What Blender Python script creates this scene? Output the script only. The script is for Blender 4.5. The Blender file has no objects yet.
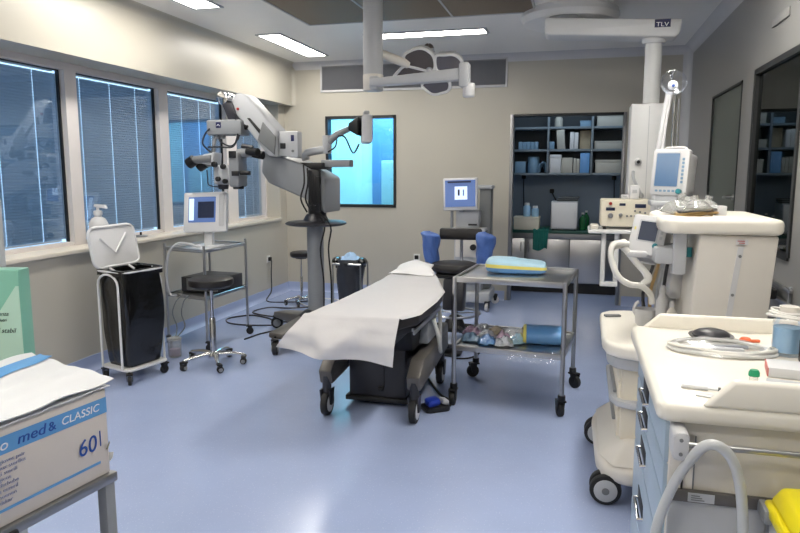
import bpy, bmesh, math, random
from mathutils import Vector, Matrix, Euler, noise
R = math.radians
PI = math.pi
SC = bpy.context.scene
COL = SC.collection
rnd = random.Random(7)

# ---------------------------------------------------------------- materials
def srgb(r, g, b):
    def f(c):
        c /= 255.0
        return c / 12.92 if c <= .04045 else ((c + .055) / 1.055) ** 2.4
    return (f(r), f(g), f(b), 1)

def mat(name, rgb, rough=.5, metal=0., var=.06, scale=18., bump=0., bscale=60., coat=0., trans=0., sss=0., emit=None, estr=0., spec=None, stretch=None, alpha=1.):
    m = bpy.data.materials.new(name)
    m.use_nodes = True
    nt = m.node_tree
    b = nt.nodes['Principled BSDF']
    c = srgb(*rgb)
    tc = nt.nodes.new('ShaderNodeTexCoord')
    mp = nt.nodes.new('ShaderNodeMapping')
    nt.links.new(tc.outputs['Object'], mp.inputs['Vector'])
    if stretch: mp.inputs['Scale'].default_value = stretch
    n = nt.nodes.new('ShaderNodeTexNoise')
    n.inputs['Scale'].default_value = scale
    n.inputs['Detail'].default_value = 4
    nt.links.new(mp.outputs['Vector'], n.inputs['Vector'])
    mx = nt.nodes.new('ShaderNodeMix')
    mx.data_type = 'RGBA'
    mx.inputs['A'].default_value = tuple(max(0, v * (1 - var)) for v in c[:3]) + (1,)
    mx.inputs['B'].default_value = tuple(min(1, v * (1 + var)) for v in c[:3]) + (1,)
    nt.links.new(n.outputs['Fac'], mx.inputs['Factor'])
    nt.links.new(mx.outputs['Result'], b.inputs['Base Color'])
    b.inputs['Roughness'].default_value = rough
    b.inputs['Metallic'].default_value = metal
    b.inputs['Coat Weight'].default_value = coat
    b.inputs['Transmission Weight'].default_value = trans
    b.inputs['Alpha'].default_value = alpha
    if sss: b.inputs['Subsurface Weight'].default_value = sss
    if spec is not None: b.inputs['Specular IOR Level'].default_value = spec
    if emit:
        b.inputs['Emission Color'].default_value = srgb(*emit)
        b.inputs['Emission Strength'].default_value = estr
    if bump:
        n2 = nt.nodes.new('ShaderNodeTexNoise')
        n2.inputs['Scale'].default_value = bscale
        n2.inputs['Detail'].default_value = 3
        nt.links.new(mp.outputs['Vector'], n2.inputs['Vector'])
        bp = nt.nodes.new('ShaderNodeBump')
        bp.inputs['Strength'].default_value = bump
        bp.inputs['Distance'].default_value = .01
        nt.links.new(n2.outputs['Fac'], bp.inputs['Height'])
        nt.links.new(bp.outputs['Normal'], b.inputs['Normal'])
    return m

def mat_glass(name, tint, gloss=.12, rough=.02, fres=1.45, keep=1.):
    """thin pane: tinted see-through mixed with mirror-like gloss"""
    m = bpy.data.materials.new(name)
    m.use_nodes = True
    nt = m.node_tree
    nt.nodes.remove(nt.nodes['Principled BSDF'])
    out = nt.nodes['Material Output']
    t = nt.nodes.new('ShaderNodeBsdfTransparent')
    t.inputs['Color'].default_value = srgb(*tint)
    g = nt.nodes.new('ShaderNodeBsdfGlossy')
    g.inputs['Roughness'].default_value = rough
    g.inputs['Color'].default_value = (.9, .92, .95, 1)
    f = nt.nodes.new('ShaderNodeFresnel')
    f.inputs['IOR'].default_value = fres
    mth = nt.nodes.new('ShaderNodeMath')
    mth.operation = 'MULTIPLY_ADD'
    mth.inputs[1].default_value = keep
    mth.inputs[2].default_value = gloss
    mth.use_clamp = True
    nt.links.new(f.outputs['Fac'], mth.inputs[0])
    mx = nt.nodes.new('ShaderNodeMixShader')
    nt.links.new(mth.outputs['Value'], mx.inputs['Fac'])
    nt.links.new(t.outputs['BSDF'], mx.inputs[1])
    nt.links.new(g.outputs['BSDF'], mx.inputs[2])
    nt.links.new(mx.outputs['Shader'], out.inputs['Surface'])
    return m

def mat_blind(name, rgb, tl):
    m = mat(name, rgb, .45, .1, .04, 30)
    nt = m.node_tree
    t = nt.nodes.new('ShaderNodeBsdfTranslucent')
    t.inputs['Color'].default_value = srgb(*tl)
    mx = nt.nodes.new('ShaderNodeMixShader')
    mx.inputs['Fac'].default_value = .3
    nt.links.new(nt.nodes['Principled BSDF'].outputs['BSDF'], mx.inputs[1])
    nt.links.new(t.outputs['BSDF'], mx.inputs[2])
    nt.links.new(mx.outputs['Shader'], nt.nodes['Material Output'].inputs['Surface'])
    return m

def mat_emit(name, rgb, s):
    m = bpy.data.materials.new(name)
    m.use_nodes = True
    nt = m.node_tree
    nt.nodes.remove(nt.nodes['Principled BSDF'])
    e = nt.nodes.new('ShaderNodeEmission')
    e.inputs['Color'].default_value = srgb(*rgb)
    e.inputs['Strength'].default_value = s
    nt.links.new(e.outputs['Emission'], nt.nodes['Material Output'].inputs['Surface'])
    return m

def floor_mat():
    m = mat('vinyl_floor', (163, 177, 212), .2, 0, .08, 2.2)
    nt = m.node_tree
    b = nt.nodes['Principled BSDF']
    old = b.inputs['Base Color'].links[0].from_socket
    tc = nt.nodes.new('ShaderNodeTexCoord')
    v = nt.nodes.new('ShaderNodeTexVoronoi')
    v.inputs['Scale'].default_value = 75
    nt.links.new(tc.outputs['Object'], v.inputs['Vector'])
    rp = nt.nodes.new('ShaderNodeValToRGB')
    rp.color_ramp.elements[0].position = .10
    rp.color_ramp.elements[0].color = (1, 1, 1, 1)
    rp.color_ramp.elements[1].position = .26
    rp.color_ramp.elements[1].color = (0, 0, 0, 1)
    nt.links.new(v.outputs['Distance'], rp.inputs['Fac'])
    sp = nt.nodes.new('ShaderNodeSeparateColor')
    nt.links.new(v.outputs['Color'], sp.inputs['Color'])
    ml = nt.nodes.new('ShaderNodeMath')
    ml.operation = 'MULTIPLY'
    nt.links.new(rp.outputs['Color'], ml.inputs[0])
    nt.links.new(sp.outputs['Red'], ml.inputs[1])
    m2 = nt.nodes.new('ShaderNodeMath')
    m2.operation = 'MULTIPLY'
    m2.inputs[1].default_value = .38
    nt.links.new(ml.outputs['Value'], m2.inputs[0])
    mx = nt.nodes.new('ShaderNodeMix')
    mx.data_type = 'RGBA'
    nt.links.new(m2.outputs['Value'], mx.inputs['Factor'])
    nt.links.new(old, mx.inputs['A'])
    mx.inputs['B'].default_value = srgb(214, 224, 242)
    nt.links.new(mx.outputs['Result'], b.inputs['Base Color'])
    return m

M = dict(
    floor=floor_mat(),
    cove=mat('blue_cove', (166, 180, 214), .35, scale=4),
    wall=mat('wall_paint', (190, 185, 173), .32, var=.02, scale=3, bump=.02, bscale=40),
    wallr=mat('wall_panel', (142, 141, 139), .28, var=.02, scale=3),
    ceil=mat('ceiling_paint', (246, 244, 240), .38, var=.015, scale=3),
    trim=mat('trim_white', (206, 206, 208), .4, var=.02),
    sill=mat('sill_laminate', (222, 214, 200), .25, var=.02, scale=6),
    alu=mat('window_aluminium', (218, 212, 210), .4, .0, .03),
    dark=mat('dark_frame', (34, 36, 38), .4),
    blind=mat_blind('blind_slat', (128, 140, 152), (122, 136, 152)),
    vent=mat('vent_metal', (150, 150, 156), .45, .4),
    lam=mat('perforated_panel', (120, 104, 88), .5, .35, .08, 90, bump=.3, bscale=300),
    steel=mat('brushed_steel', (188, 188, 190), .28, 1., .06, 14, stretch=(1, 1, 14)),
    steeld=mat('dull_steel', (150, 150, 152), .36, .9, .08, 10),
    chrome=mat('chrome', (214, 214, 216), .12, 1., .02),
    white=mat('white_enamel', (226, 226, 226), .35, var=.02),
    whitep=mat('white_plastic', (222, 222, 224), .4, var=.02),
    cream=mat('cream_plastic', (218, 213, 205), .38, var=.02),
    creamw=mat('cream_worktop', (236, 231, 220), .3, var=.02),
    beige=mat('beige_enamel', (230, 222, 203), .4, var=.03),
    grey=mat('grey_enamel', (140, 143, 147), .42, var=.03),
    lgrey=mat('light_grey_plastic', (184, 186, 190), .42, var=.03),
    mgrey=mat('mid_grey_plastic', (118, 120, 122), .45, var=.04),
    taupe=mat('taupe_metal', (104, 100, 96), .42, .3, .05),
    black=mat('black_plastic', (22, 22, 24), .42),
    rubber=mat('black_rubber', (26, 26, 28), .6),
    vinyl=mat('black_vinyl', (34, 31, 31), .42, bump=.05, bscale=120),
    charc=mat('charcoal_cover', (48, 48, 54), .38),
    bag=mat('bin_bag_film', (12, 12, 13), .22, bump=.25, bscale=22, coat=.3),
    sheet=mat('paper_sheet', (206, 204, 206), .6, var=.02, bump=.12, bscale=26),
    sheet2=mat('pillow_paper', (232, 231, 233), .6, var=.02, bump=.15, bscale=30),
    blue=mat('blue_cover', (84, 118, 190), .5, bump=.3, bscale=40),
    bluew=mat('blue_wrap', (96, 150, 206), .35, bump=.25, bscale=30, coat=.2),
    lblue=mat('pale_blue_wrap', (170, 206, 226), .42, bump=.15, bscale=40),
    yellow=mat('pale_yellow_band', (226, 214, 112), .45),
    yel=mat('sharps_yellow', (240, 222, 22), .35, var=.02),
    green=mat('green_drape', (24, 108, 98), .6, bump=.3, bscale=30),
    dgreen=mat('dark_green_top', (34, 78, 68), .4),
    teal=mat('teal_knob', (34, 120, 130), .35),
    red=mat('red_knob', (170, 44, 38), .4),
    orange=mat('orange_cap', (228, 104, 60), .4),
    navy=mat('navy_label', (30, 34, 84), .45),
    textw=mat('white_ink', (232, 232, 238), .5),
    textb=mat('blue_ink', (36, 78, 160), .5),
    textl=mat('lilac_ink', (150, 156, 186), .5),
    textk=mat('dark_ink', (50, 70, 66), .5),
    carton=mat('carton_white', (206, 198, 192), .55, var=.03),
    cartonl=mat('carton_flap', (218, 219, 221), .5, var=.03, bump=.2, bscale=14),
    cardin=mat('carton_inside', (150, 144, 116), .6),
    band=mat('carton_blue_band', (96, 156, 212), .5),
    mint=mat('mint_card', (122, 180, 160), .4, var=.05, scale=6),
    mintl=mat('pale_mint_print', (178, 212, 196), .4, var=.05, scale=6),
    glassclr=mat_glass('clear_film', (248, 249, 252), .05, .22, keep=.45),
    wglass=mat_glass('window_pane', (236, 242, 246), .02, .01, keep=.3),
    cyan=mat_glass('blue_window_pane', (176, 224, 238), .03, .01, keep=.7),
    darkglass=mat_glass('grey_window_pane', (150, 160, 152), .06, .01, keep=.55),
    tube=mat('silicone_tube', (226, 228, 230), .35, var=.02, trans=.35, spec=.6),
    tubew=mat('white_hose', (228, 226, 220), .4, var=.03),
    amber=mat('amber_tube', (206, 170, 110), .3, trans=.3),
    bottleblue=mat('blue_bottle', (168, 208, 238), .2),
    clearp=mat('clear_plastic', (248, 248, 246), .08, trans=.8, spec=.7),
    screen=mat('screen_glass', (60, 80, 120), .2, emit=(92, 116, 170), estr=.55),
    screend=mat('screen_dark', (52, 56, 66), .15, emit=(70, 76, 92), estr=.25),
    screenb=mat('screen_blue', (60, 92, 126), .15, emit=(74, 110, 150), estr=.25),
    screenp=mat('screen_panel', (190, 206, 224), .3, emit=(196, 214, 240), estr=.7),
    screenk=mat('screen_black', (18, 24, 44), .3, emit=(24, 34, 66), estr=.3),
    lens=mat('lamp_lens', (96, 92, 96), .18, .3, coat=.5),
    lampdark=mat('lamp_shell', (88, 80, 76), .3, .2),
    socket=mat('socket_white', (232, 232, 230), .4),
    tubelight=mat_emit('fluorescent_diffuser', (255, 250, 240), 20.),
    tubelight2=mat_emit('fluorescent_diffuser_bright', (255, 250, 240), 34.),
    bluepaper=mat('blue_tissue', (170, 204, 240), .6, bump=.4, bscale=40),
    pink=mat('pink_pack', (206, 170, 190), .4, bump=.3, bscale=30),
    shelfblue=mat('pale_blue_box', (120, 152, 178), .5),
    shelfgrey=mat('grey_box', (176, 174, 166), .5),
    storewall=mat('store_wall_paint', (132, 150, 172), .4, var=.02, scale=3),
    storeback=mat('shelf_back_grey', (58, 66, 74), .5),
    storesteel=mat('store_shelf_grey', (120, 132, 142), .4, .3),
    kraft=mat('tan_box', (176, 162, 138), .55),
)

# ---------------------------------------------------------------- mesh helper
class MB:
    def __init__(self, o=(0, 0, 0)):
        self.bm = bmesh.new()
        self.o = Vector(o)

    def merge(self, tb, Mx=None):
        if Mx is not None: tb.transform(Mx)
        bmesh.ops.recalc_face_normals(tb, faces=tb.faces)
        me = bpy.data.meshes.new('t')
        tb.to_mesh(me)
        tb.free()
        self.bm.from_mesh(me)
        bpy.data.meshes.remove(me)
        return self

    def box(self, c, s, r=(0, 0, 0), bv=0., seg=2, taper=None):
        tb = bmesh.new()
        bmesh.ops.create_cube(tb, size=1)
        for v in tb.verts:
            k = 1.
            if taper and v.co.z > 0: v.co.x *= taper[0]; v.co.y *= taper[1]
            v.co = Vector((v.co.x * s[0], v.co.y * s[1], v.co.z * s[2]))
        if bv: bmesh.ops.bevel(tb, geom=tb.edges[:], offset=min(bv, min(s) * .49), segments=seg, profile=.5, affect='EDGES')
        return self.merge(tb, Matrix.Translation(Vector(c) - self.o) @ Euler(r).to_matrix().to_4x4())

    def bx(self, x0, x1, y0, y1, z0, z1, bv=0., seg=2):
        return self.box(((x0 + x1) / 2, (y0 + y1) / 2, (z0 + z1) / 2), (abs(x1 - x0), abs(y1 - y0), abs(z1 - z0)), bv=bv, seg=seg)

    def cyl(self, a, b, r, r2=None, n=18, bv=0.):
        a = Vector(a) - self.o; b = Vector(b) - self.o
        d = b - a
        tb = bmesh.new()
        bmesh.ops.create_cone(tb, cap_ends=True, segments=n, radius1=r, radius2=r if r2 is None else r2, depth=d.length)
        if bv:
            es = [e for e in tb.edges if abs(e.verts[0].co.z - e.verts[1].co.z) < 1e-6]
            bmesh.ops.bevel(tb, geom=es, offset=bv, segments=2, profile=.5, affect='EDGES')
        return self.merge(tb, Matrix.Translation((a + b) / 2) @ d.to_track_quat('Z', 'Y').to_matrix().to_4x4())

    def tube(self, pts, r, n=8, closed=False, sm=0, rfn=None):
        P = [Vector(p) - self.o for p in pts]
        for _ in range(1 if sm else 0):
            Q = []
            N = len(P)
            rng = range(N if closed else N - 1)
            for i in rng:
                p0 = P[(i - 1) % N] if closed or i > 0 else P[i]
                p1 = P[i]; p2 = P[(i + 1) % N]
                p3 = P[(i + 2) % N] if closed or i + 2 < N else P[(i + 1) % N]
                for k in range(sm):
                    t = k / sm
                    Q.append(.5 * ((2 * p1) + (p2 - p0) * t + (2 * p0 - 5 * p1 + 4 * p2 - p3) * t * t + (3 * p1 - p0 - 3 * p2 + p3) * t ** 3))
            if not closed: Q.append(P[-1])
            P = Q
        N = len(P)
        tb = bmesh.new()
        rings = []
        T = []
        for i in range(N):
            if closed: t = P[(i + 1) % N] - P[i - 1]
            else: t = P[min(i + 1, N - 1)] - P[max(i - 1, 0)]
            T.append(t.normalized() if t.length > 1e-9 else Vector((0, 0, 1)))
        u = T[0].orthogonal().normalized()
        for i in range(N):
            u = (u - T[i] * u.dot(T[i]))
            u = u.normalized() if u.length > 1e-6 else T[i].orthogonal().normalized()
            w = T[i].cross(u)
            rr = r if rfn is None else r * rfn(i / max(1, N - 1), i)
            rings.append([tb.verts.new(P[i] + (u * math.cos(2 * PI * k / n) + w * math.sin(2 * PI * k / n)) * rr) for k in range(n)])
        for i in range(N if closed else N - 1):
            a, b = rings[i], rings[(i + 1) % N]
            sh = 0
            if closed and i == N - 1:
                sh = min(range(n), key=lambda s: sum((a[k].co - b[(k + s) % n].co).length for k in range(n)))
            for k in range(n):
                tb.faces.new((a[k], a[(k + 1) % n], b[(k + 1 + sh) % n], b[(k + sh) % n]))
        if not closed:
            tb.faces.new(rings[0]); tb.faces.new(rings[-1])
        return self.merge(tb)

    def lathe(self, prof, c=(0, 0, 0), n=24, rot=None, sx=1., sy=1.):
        tb = bmesh.new()
        rings = []
        for (r, z) in prof:
            if r < 1e-5: rings.append([tb.verts.new((0, 0, z))])
            else: rings.append([tb.verts.new((r * sx * math.cos(2 * PI * k / n), r * sy * math.sin(2 * PI * k / n), z)) for k in range(n)])
        for a, b in zip(rings, rings[1:]):
            for k in range(n):
                q = [a[k % len(a)], a[(k + 1) % len(a)], b[(k + 1) % len(b)], b[k % len(b)]]
                u = []
                for v in q:
                    if v not in u: u.append(v)
                if len(u) > 2: tb.faces.new(u)
        for rg in (rings[0], rings[-1]):
            if len(rg) > 2: tb.faces.new(rg)
        Mx = Matrix.Translation(Vector(c) - self.o)
        if rot is not None: Mx = Mx @ (rot if isinstance(rot, Matrix) else Euler(rot).to_matrix().to_4x4())
        return self.merge(tb, Mx)

    def prism(self, poly, ax, a, b, bv=0., seg=2):
        """poly: 2-D points in the two other axes (in order), extruded along axis ax from a to b"""
        tb = bmesh.new()
        def mk(p, t):
            q = [0, 0, 0]
            o = [i for i in range(3) if i != ax]
            q[o[0]], q[o[1]], q[ax] = p[0], p[1], t
            return tb.verts.new(q)
        A = [mk(p, a) for p in poly]; B = [mk(p, b) for p in poly]
        n = len(poly)
        tb.faces.new(A); tb.faces.new(B)
        for i in range(n): tb.faces.new((A[i], A[(i + 1) % n], B[(i + 1) % n], B[i]))
        if bv:
            bmesh.ops.recalc_face_normals(tb, faces=tb.faces)
            bmesh.ops.bevel(tb, geom=tb.edges[:], offset=bv, segments=seg, profile=.5, affect='EDGES')
        return self.merge(tb, Matrix.Translation(-self.o))

    def hull(self, pts, bv=0., seg=2):
        tb = bmesh.new()
        for p in pts: tb.verts.new(Vector(p) - self.o)
        r = bmesh.ops.convex_hull(tb, input=tb.verts)
        bmesh.ops.dissolve_limit(tb, angle_limit=R(3), verts=tb.verts, edges=tb.edges)
        if bv:
            bmesh.ops.recalc_face_normals(tb, faces=tb.faces)
            bmesh.ops.bevel(tb, geom=tb.edges[:], offset=bv, segments=seg, profile=.5, affect='EDGES')
        return self.merge(tb)

    def ell(self, c, r, rot=(0, 0, 0), n=16):
        tb = bmesh.new()
        bmesh.ops.create_uvsphere(tb, u_segments=n, v_segments=max(6, n // 2), radius=1)
        if not hasattr(r, '__len__'): r = (r, r, r)
        return self.merge(tb, Matrix.Translation(Vector(c) - self.o) @ Euler(rot).to_matrix().to_4x4() @ Matrix.Diagonal((r[0], r[1], r[2], 1)))

    def grid(self, fn, nu, nv, thick=0., closeu=False):
        tb = bmesh.new()
        V = [[tb.verts.new(Vector(fn(i / nu, j / nv)) - self.o) for j in range(nv + 1)] for i in range(nu + (0 if closeu else 1))]
        for i in range(nu):
            for j in range(nv):
                a, b = V[i], V[(i + 1) % len(V)]
                tb.faces.new((a[j], b[j], b[j + 1], a[j + 1]))
        bmesh.ops.recalc_face_normals(tb, faces=tb.faces)
        if thick: bmesh.ops.solidify(tb, geom=tb.faces[:], thickness=thick)
        return self.merge(tb)

    def build(self, name, m, parent=None, loc=None, sharp=38):
        me = bpy.data.meshes.new(name)
        self.bm.to_mesh(me)
        self.bm.free()
        me.materials.append(M[m] if isinstance(m, str) else m)
        for p in me.polygons: p.use_smooth = True
        me.set_sharp_from_angle(angle=R(sharp))
        ob = bpy.data.objects.new(name, me)
        COL.objects.link(ob)
        if parent is not None: ob.parent = parent
        else: ob.location = self.o if loc is None else loc
        return ob

def tag(o, label, cat, group=None):
    o['label'] = label; o['category'] = cat
    if group: o['group'] = group
    return o

def thing(name, label, cat, loc=(0, 0, 0), rz=0., group=None):
    o = bpy.data.objects.new(name, None)
    o.empty_display_size = .1
    COL.objects.link(o)
    o.location = loc; o.rotation_euler = (0, 0, rz)
    return tag(o, label, cat, group)

def struct(name, mb, m, parent=None):
    o = mb.build(name, m, parent)
    if parent is None: o['kind'] = 'structure'
    return o

def dup(root, loc, rz=None, label=None, sc=None):
    r = root.copy(); COL.objects.link(r)
    r.location = loc
    if rz is not None: r.rotation_euler = (0, 0, rz)
    if sc: r.scale = sc
    if label: r['label'] = label
    for ch in list(root.children):
        c = ch.copy(); COL.objects.link(c); c.parent = r
        for g in list(ch.children):
            d = g.copy(); COL.objects.link(d); d.parent = c
    return r

def text(s, size, m, parent, Mx, name='lettering', ext=.0006, sx=1., font_shear=0.):
    cu = bpy.data.curves.new('txt', 'FONT')
    cu.body = s; cu.size = size; cu.extrude = ext; cu.shear = font_shear
    cu.align_x = 'LEFT'; cu.align_y = 'BOTTOM_BASELINE'
    to = bpy.data.objects.new('txt', cu)
    COL.objects.link(to)
    dg = bpy.context.evaluated_depsgraph_get()
    me = bpy.data.meshes.new_from_object(to.evaluated_get(dg))
    bpy.data.objects.remove(to)
    me.transform(Mx @ Matrix.Diagonal((sx, 1, 1, 1)))
    me.materials.clear(); me.materials.append(M[m])
    o = bpy.data.objects.new(name, me)
    COL.objects.link(o); o.parent = parent
    return o

def frame(origin, xdir, ydir):
    """matrix whose local x, y run along xdir, ydir"""
    x = Vector(xdir).normalized(); z = x.cross(Vector(ydir)).normalized(); y = z.cross(x)
    m = Matrix((x, y, z)).transposed().to_4x4()
    m.translation = Vector(origin)
    return m

def circ(cx, cy, r, n, a0=0, a1=2 * PI):
    return [(cx + r * math.cos(a0 + (a1 - a0) * k / n), cy + r * math.sin(a0 + (a1 - a0) * k / n)) for k in range(n)]

def rrect(x0, x1, y0, y1, r, n=4):
    P = []
    for (cx, cy, a) in ((x1 - r, y1 - r, 0), (x0 + r, y1 - r, PI / 2), (x0 + r, y0 + r, PI), (x1 - r, y0 + r, 1.5 * PI)):
        for k in range(n + 1):
            t = a + PI / 2 * k / n
            P.append((cx + r * math.cos(t), cy + r * math.sin(t)))
    return P

def caster(parent, p, r=.04, w=.028, yaw=0., mat_w='rubber', fork='black', z0=None, hub=None, stem=None, name='caster'):
    """a swivel caster under p=(x,y): fork with a wheel sub-part (local coordinates of parent)"""
    x, y = p
    dx, dy = math.cos(yaw), math.sin(yaw)
    cx, cy = x - dx * r * .5, y - dy * r * .5
    nx, ny = -dy, dx
    f = MB()
    top = 2 * r + .018
    f.cyl((x, y, top - .006), (x, y, (stem or top + .03)), .011, n=10)
    f.box((x - dx * r * .25, y - dy * r * .25, top - .004), (r * 1.5, w + .022, .014), (0, 0, yaw), .004)
    for s in (-1, 1):
        f.hull([(cx + nx * s * (w / 2 + q) + dx * e * k, cy + ny * s * (w / 2 + q) + dy * e * k, zz) for q in (.003, .008) for e in (-1, 1) for zz, k in ((r * .8, r * .25), (top, r * .62))])
    fo = f.build(name, fork, parent)
    wmb = MB()
    a = (cx - nx * w / 2, cy - ny * w / 2, r); b = (cx + nx * w / 2, cy + ny * w / 2, r)
    wmb.cyl(a, b, r, n=20, bv=.006)
    wo = wmb.build('wheel', mat_w, fo)
    if hub:
        h = MB()
        h.cyl((cx - nx * (w / 2 + .0105), cy - ny * (w / 2 + .0105), r), (cx + nx * (w / 2 + .0105), cy + ny * (w / 2 + .0105), r), r * .62, n=18, bv=.003)
        h.build('wheel_hub', hub, fo)
    return fo

# ================================================================ THE ROOM
XL, XR, YB, YF, ZC = -3.8, 1.18, 8.4, -1.3, 3.0
XG = -4.05                                   # plane of the window glass
struct('floor', MB().bx(-4.4, 1.4, YF - .1, 10.2, -.1, 0), 'floor')

wl = MB()
wl.bx(-4.3, XL, YF, YB, 0, .965)                       # below the sill
wl.bx(-4.3, -3.68, YF, YB, 2.46, ZC)                    # bulkhead over the windows
wl.bx(-4.3, XL, YF, 3.3, .965, 2.46)
wl.bx(-4.3, XL, 8.2, YB, .965, 2.46)
struct('wall_left', wl, 'wall')
struct('trim_1', MB().bx(-4.3, XL + .03, 3.3, 8.2, .965, 1.0, .006), 'sill')

wb = MB()
T = .12
WX0, WX1, WZ0, WZ1 = -3.21, -2.285, 1.158, 2.3
OX0, OX1, OZ = -.81, .49, 2.28
wb.bx(-4.3, WX0, YB, YB + T, 0, ZC)
wb.bx(WX0, WX1, YB, YB + T, 0, WZ0)
wb.bx(WX0, WX1, YB, YB + T, WZ1, ZC)
wb.bx(WX1, OX0, YB, YB + T, 0, ZC)
wb.bx(OX0, OX1, YB, YB + T, OZ, ZC)
wb.bx(OX1, 1.3, YB, YB + T, 0, ZC)
struct('wall_back', wb, 'wall')

wr = MB()
WRY0, WRY1, WRZ0, WRZ1 = 4.27, 5.33, 1.11, 2.29
DY0, DY1 = 5.75, 6.95
wr.bx(XR, XR + T, YF, WRY0, 0, ZC)
wr.bx(XR, XR + T, WRY0, WRY1, 0, WRZ0)
wr.bx(XR, XR + T, WRY0, WRY1, WRZ1, ZC)
wr.bx(XR, XR + T, WRY1, DY0, 0, ZC)
wr.bx(XR, XR + T, DY0, DY1, WRZ1, ZC)
wr.bx(XR, XR + T, DY1, YB, 0, ZC)
struct('wall_right', wr, 'wallr')
struct('wall_front', MB().bx(-4.3, 1.3, YF - .12, YF, 0, ZC), 'wall')
struct('ceiling', MB().bx(-4.4, 1.4, YF - .1, YB + .12, ZC, ZC + .1), 'ceil')

# coves where walls meet the ceiling and each other
def quarter(cx, cy, r, sx, sy, n=6):
    P = [(cx, cy)]
    for k in range(n + 1):
        t = PI / 2 * k / n
        P.append((cx + sx * r * (1 - math.sin(t)), cy + sy * r * (1 - math.cos(t))))
    return P
struct('trim_2', MB().prism(quarter(XR, ZC, .09, -1, -1), 1, YF, YB), 'trim')           # right, along Y (x, z)
struct('trim_3', MB().prism(quarter(YB, ZC, .09, -1, -1), 0, -3.68, XR), 'trim')        # back, along X (y, z)
struct('trim_4', MB().prism(quarter(-3.68, ZC, .07, 1, -1), 1, YF, YB), 'wall')
struct('trim_5', MB().prism(quarter(XR, YB, .09, -1, -1), 2, 0, ZC), 'trim')            # right back corner
struct('trim_6', MB().prism(quarter(-3.68, YB, .05, 1, -1), 2, 2.46, ZC), 'wall')
# blue coved skirting
def skirt(name, ax, pos, sgn, a, b):
    P = [(pos, 0), (pos, .115), (pos + sgn * .008, .115), (pos + sgn * .012, .06)]
    for k in range(6):
        t = PI / 2 * k / 5
        P.append((pos + sgn * (.012 + .05 * (1 - math.cos(t))), .002 + .05 * (1 - math.sin(t))))
    P.append((pos + sgn * .062, 0))
    struct(name, MB().prism(P, ax, a, b), 'cove')
skirt('baseboard_left', 1, XL, 1, YF, YB)
skirt('baseboard_back', 0, YB, -1, XL, OX0 - .05)
skirt('baseboard_back_right', 0, YB, -1, OX1 + .05, XR)
skirt('baseboard_right', 1, XR, -1, YF, DY0)

# ---- windows of the left wall, each with its own blind
wins = [(3.3, 4.64), (4.77, 5.89), (6.04, 7.18), (7.42, 8.2)]
stripes = [(4.06, 4.42), (4.93, 5.31, 5.67), (6.14, 6.44, 6.78, 7.03), (7.56, 7.80, 8.02)]
edges_ = wins
blab = ['closed blue-grey venetian blind in the window nearest the camera',
        'closed blue-grey venetian blind in the window behind the raised bin lid',
        'closed blue-grey venetian blind behind the monitor on the side cart',
        'closed blue-grey venetian blind in the narrow window nearest the back wall']
for i, ((y0, y1), sv) in enumerate(zip(wins, stripes)):
    f = MB()
    fr = .035
    f.bx(XG - .03, XG + .06, y0 - (.065 if i else .02), y0, 1.0, 2.46)
    if i == 3: f.bx(XG - .03, XG + .06, y1 - .03, y1, 1.0, 2.46)
    else: f.bx(XG - .03, XG + .06, y1, y1 + (wins[i + 1][0] - y1 - .065), 1.0, 2.46)
    f.bx(XG - .03, XG + .04, y0, y1, 1.0, 1.03)
    f.bx(XG - .03, XG + .06, y0, y1, 2.405, 2.46)
    w = struct('window_%d' % (i + 1), f, 'alu')
    g = MB(); g.bx(XG - .008, XG, y0 - .004, y1 + .004, 1.03, 2.405)
    g.build('window_pane', 'wglass', w)
    d = MB()
    for (a, b, z0, z1) in ((y1 - .014, y1 - .002, 1.03, 2.405), (y0 + .002, y1 - .002, 2.395, 2.405)):
        d.bx(XG - .012, XG + .012, a, b, z0, z1)
    d.build('gasket', 'dark', w)
    b = thing('venetian_blind', blab[i], 'blind', (XG - .05, y0 + .015, 1.035), 0, 'venetian blinds between the panes')
    O = b.location
    cuts = [y0 - .02] + list(sv) + [min(y1 + .036, 8.193)]
    s = MB(O)
    z = 1.05
    while z < 2.355:
        for k in range(len(cuts) - 1):
            a, c = cuts[k] + ((.0042) if k else 0), cuts[k + 1] - ((.0042) if k < len(cuts) - 2 else 0)
            tb = bmesh.new()
            vs = [tb.verts.new(v) for v in ((-.005, a, z - .003), (.004, a, z + .0115), (.001, a, z + .026), (-.005, c, z - .003), (.004, c, z + .0115), (.001, c, z + .026))]
            tb.faces.new((vs[0], vs[3], vs[4], vs[1])); tb.faces.new((vs[1], vs[4], vs[5], vs[2]))
            tb.transform(Matrix.Translation(Vector((O.x, 0, 0)) - O))
            me = bpy.data.meshes.new('t'); tb.to_mesh(me); tb.free(); s.bm.from_mesh(me); bpy.data.meshes.remove(me)
        z += .0225
    s.build('slats', 'blind', b)
    h = MB(O); h.bx(O.x - .012, O.x + .012, y0 + .012, y1 - .012, 2.392, 2.412)
    h.build('head_rail', 'alu', b)
    h = MB(O); h.bx(O.x - .01, O.x + .01, y0 + .015, y1 - .03, 1.032, 1.046)
    h.build('bottom_rail', 'alu', b)
    for q in sv:
        c = MB(O); c.cyl((O.x, q, 1.04), (O.x, q, 2.395), .0012, n=5)
        c.build('ladder_cord', 'white', b)

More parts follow.
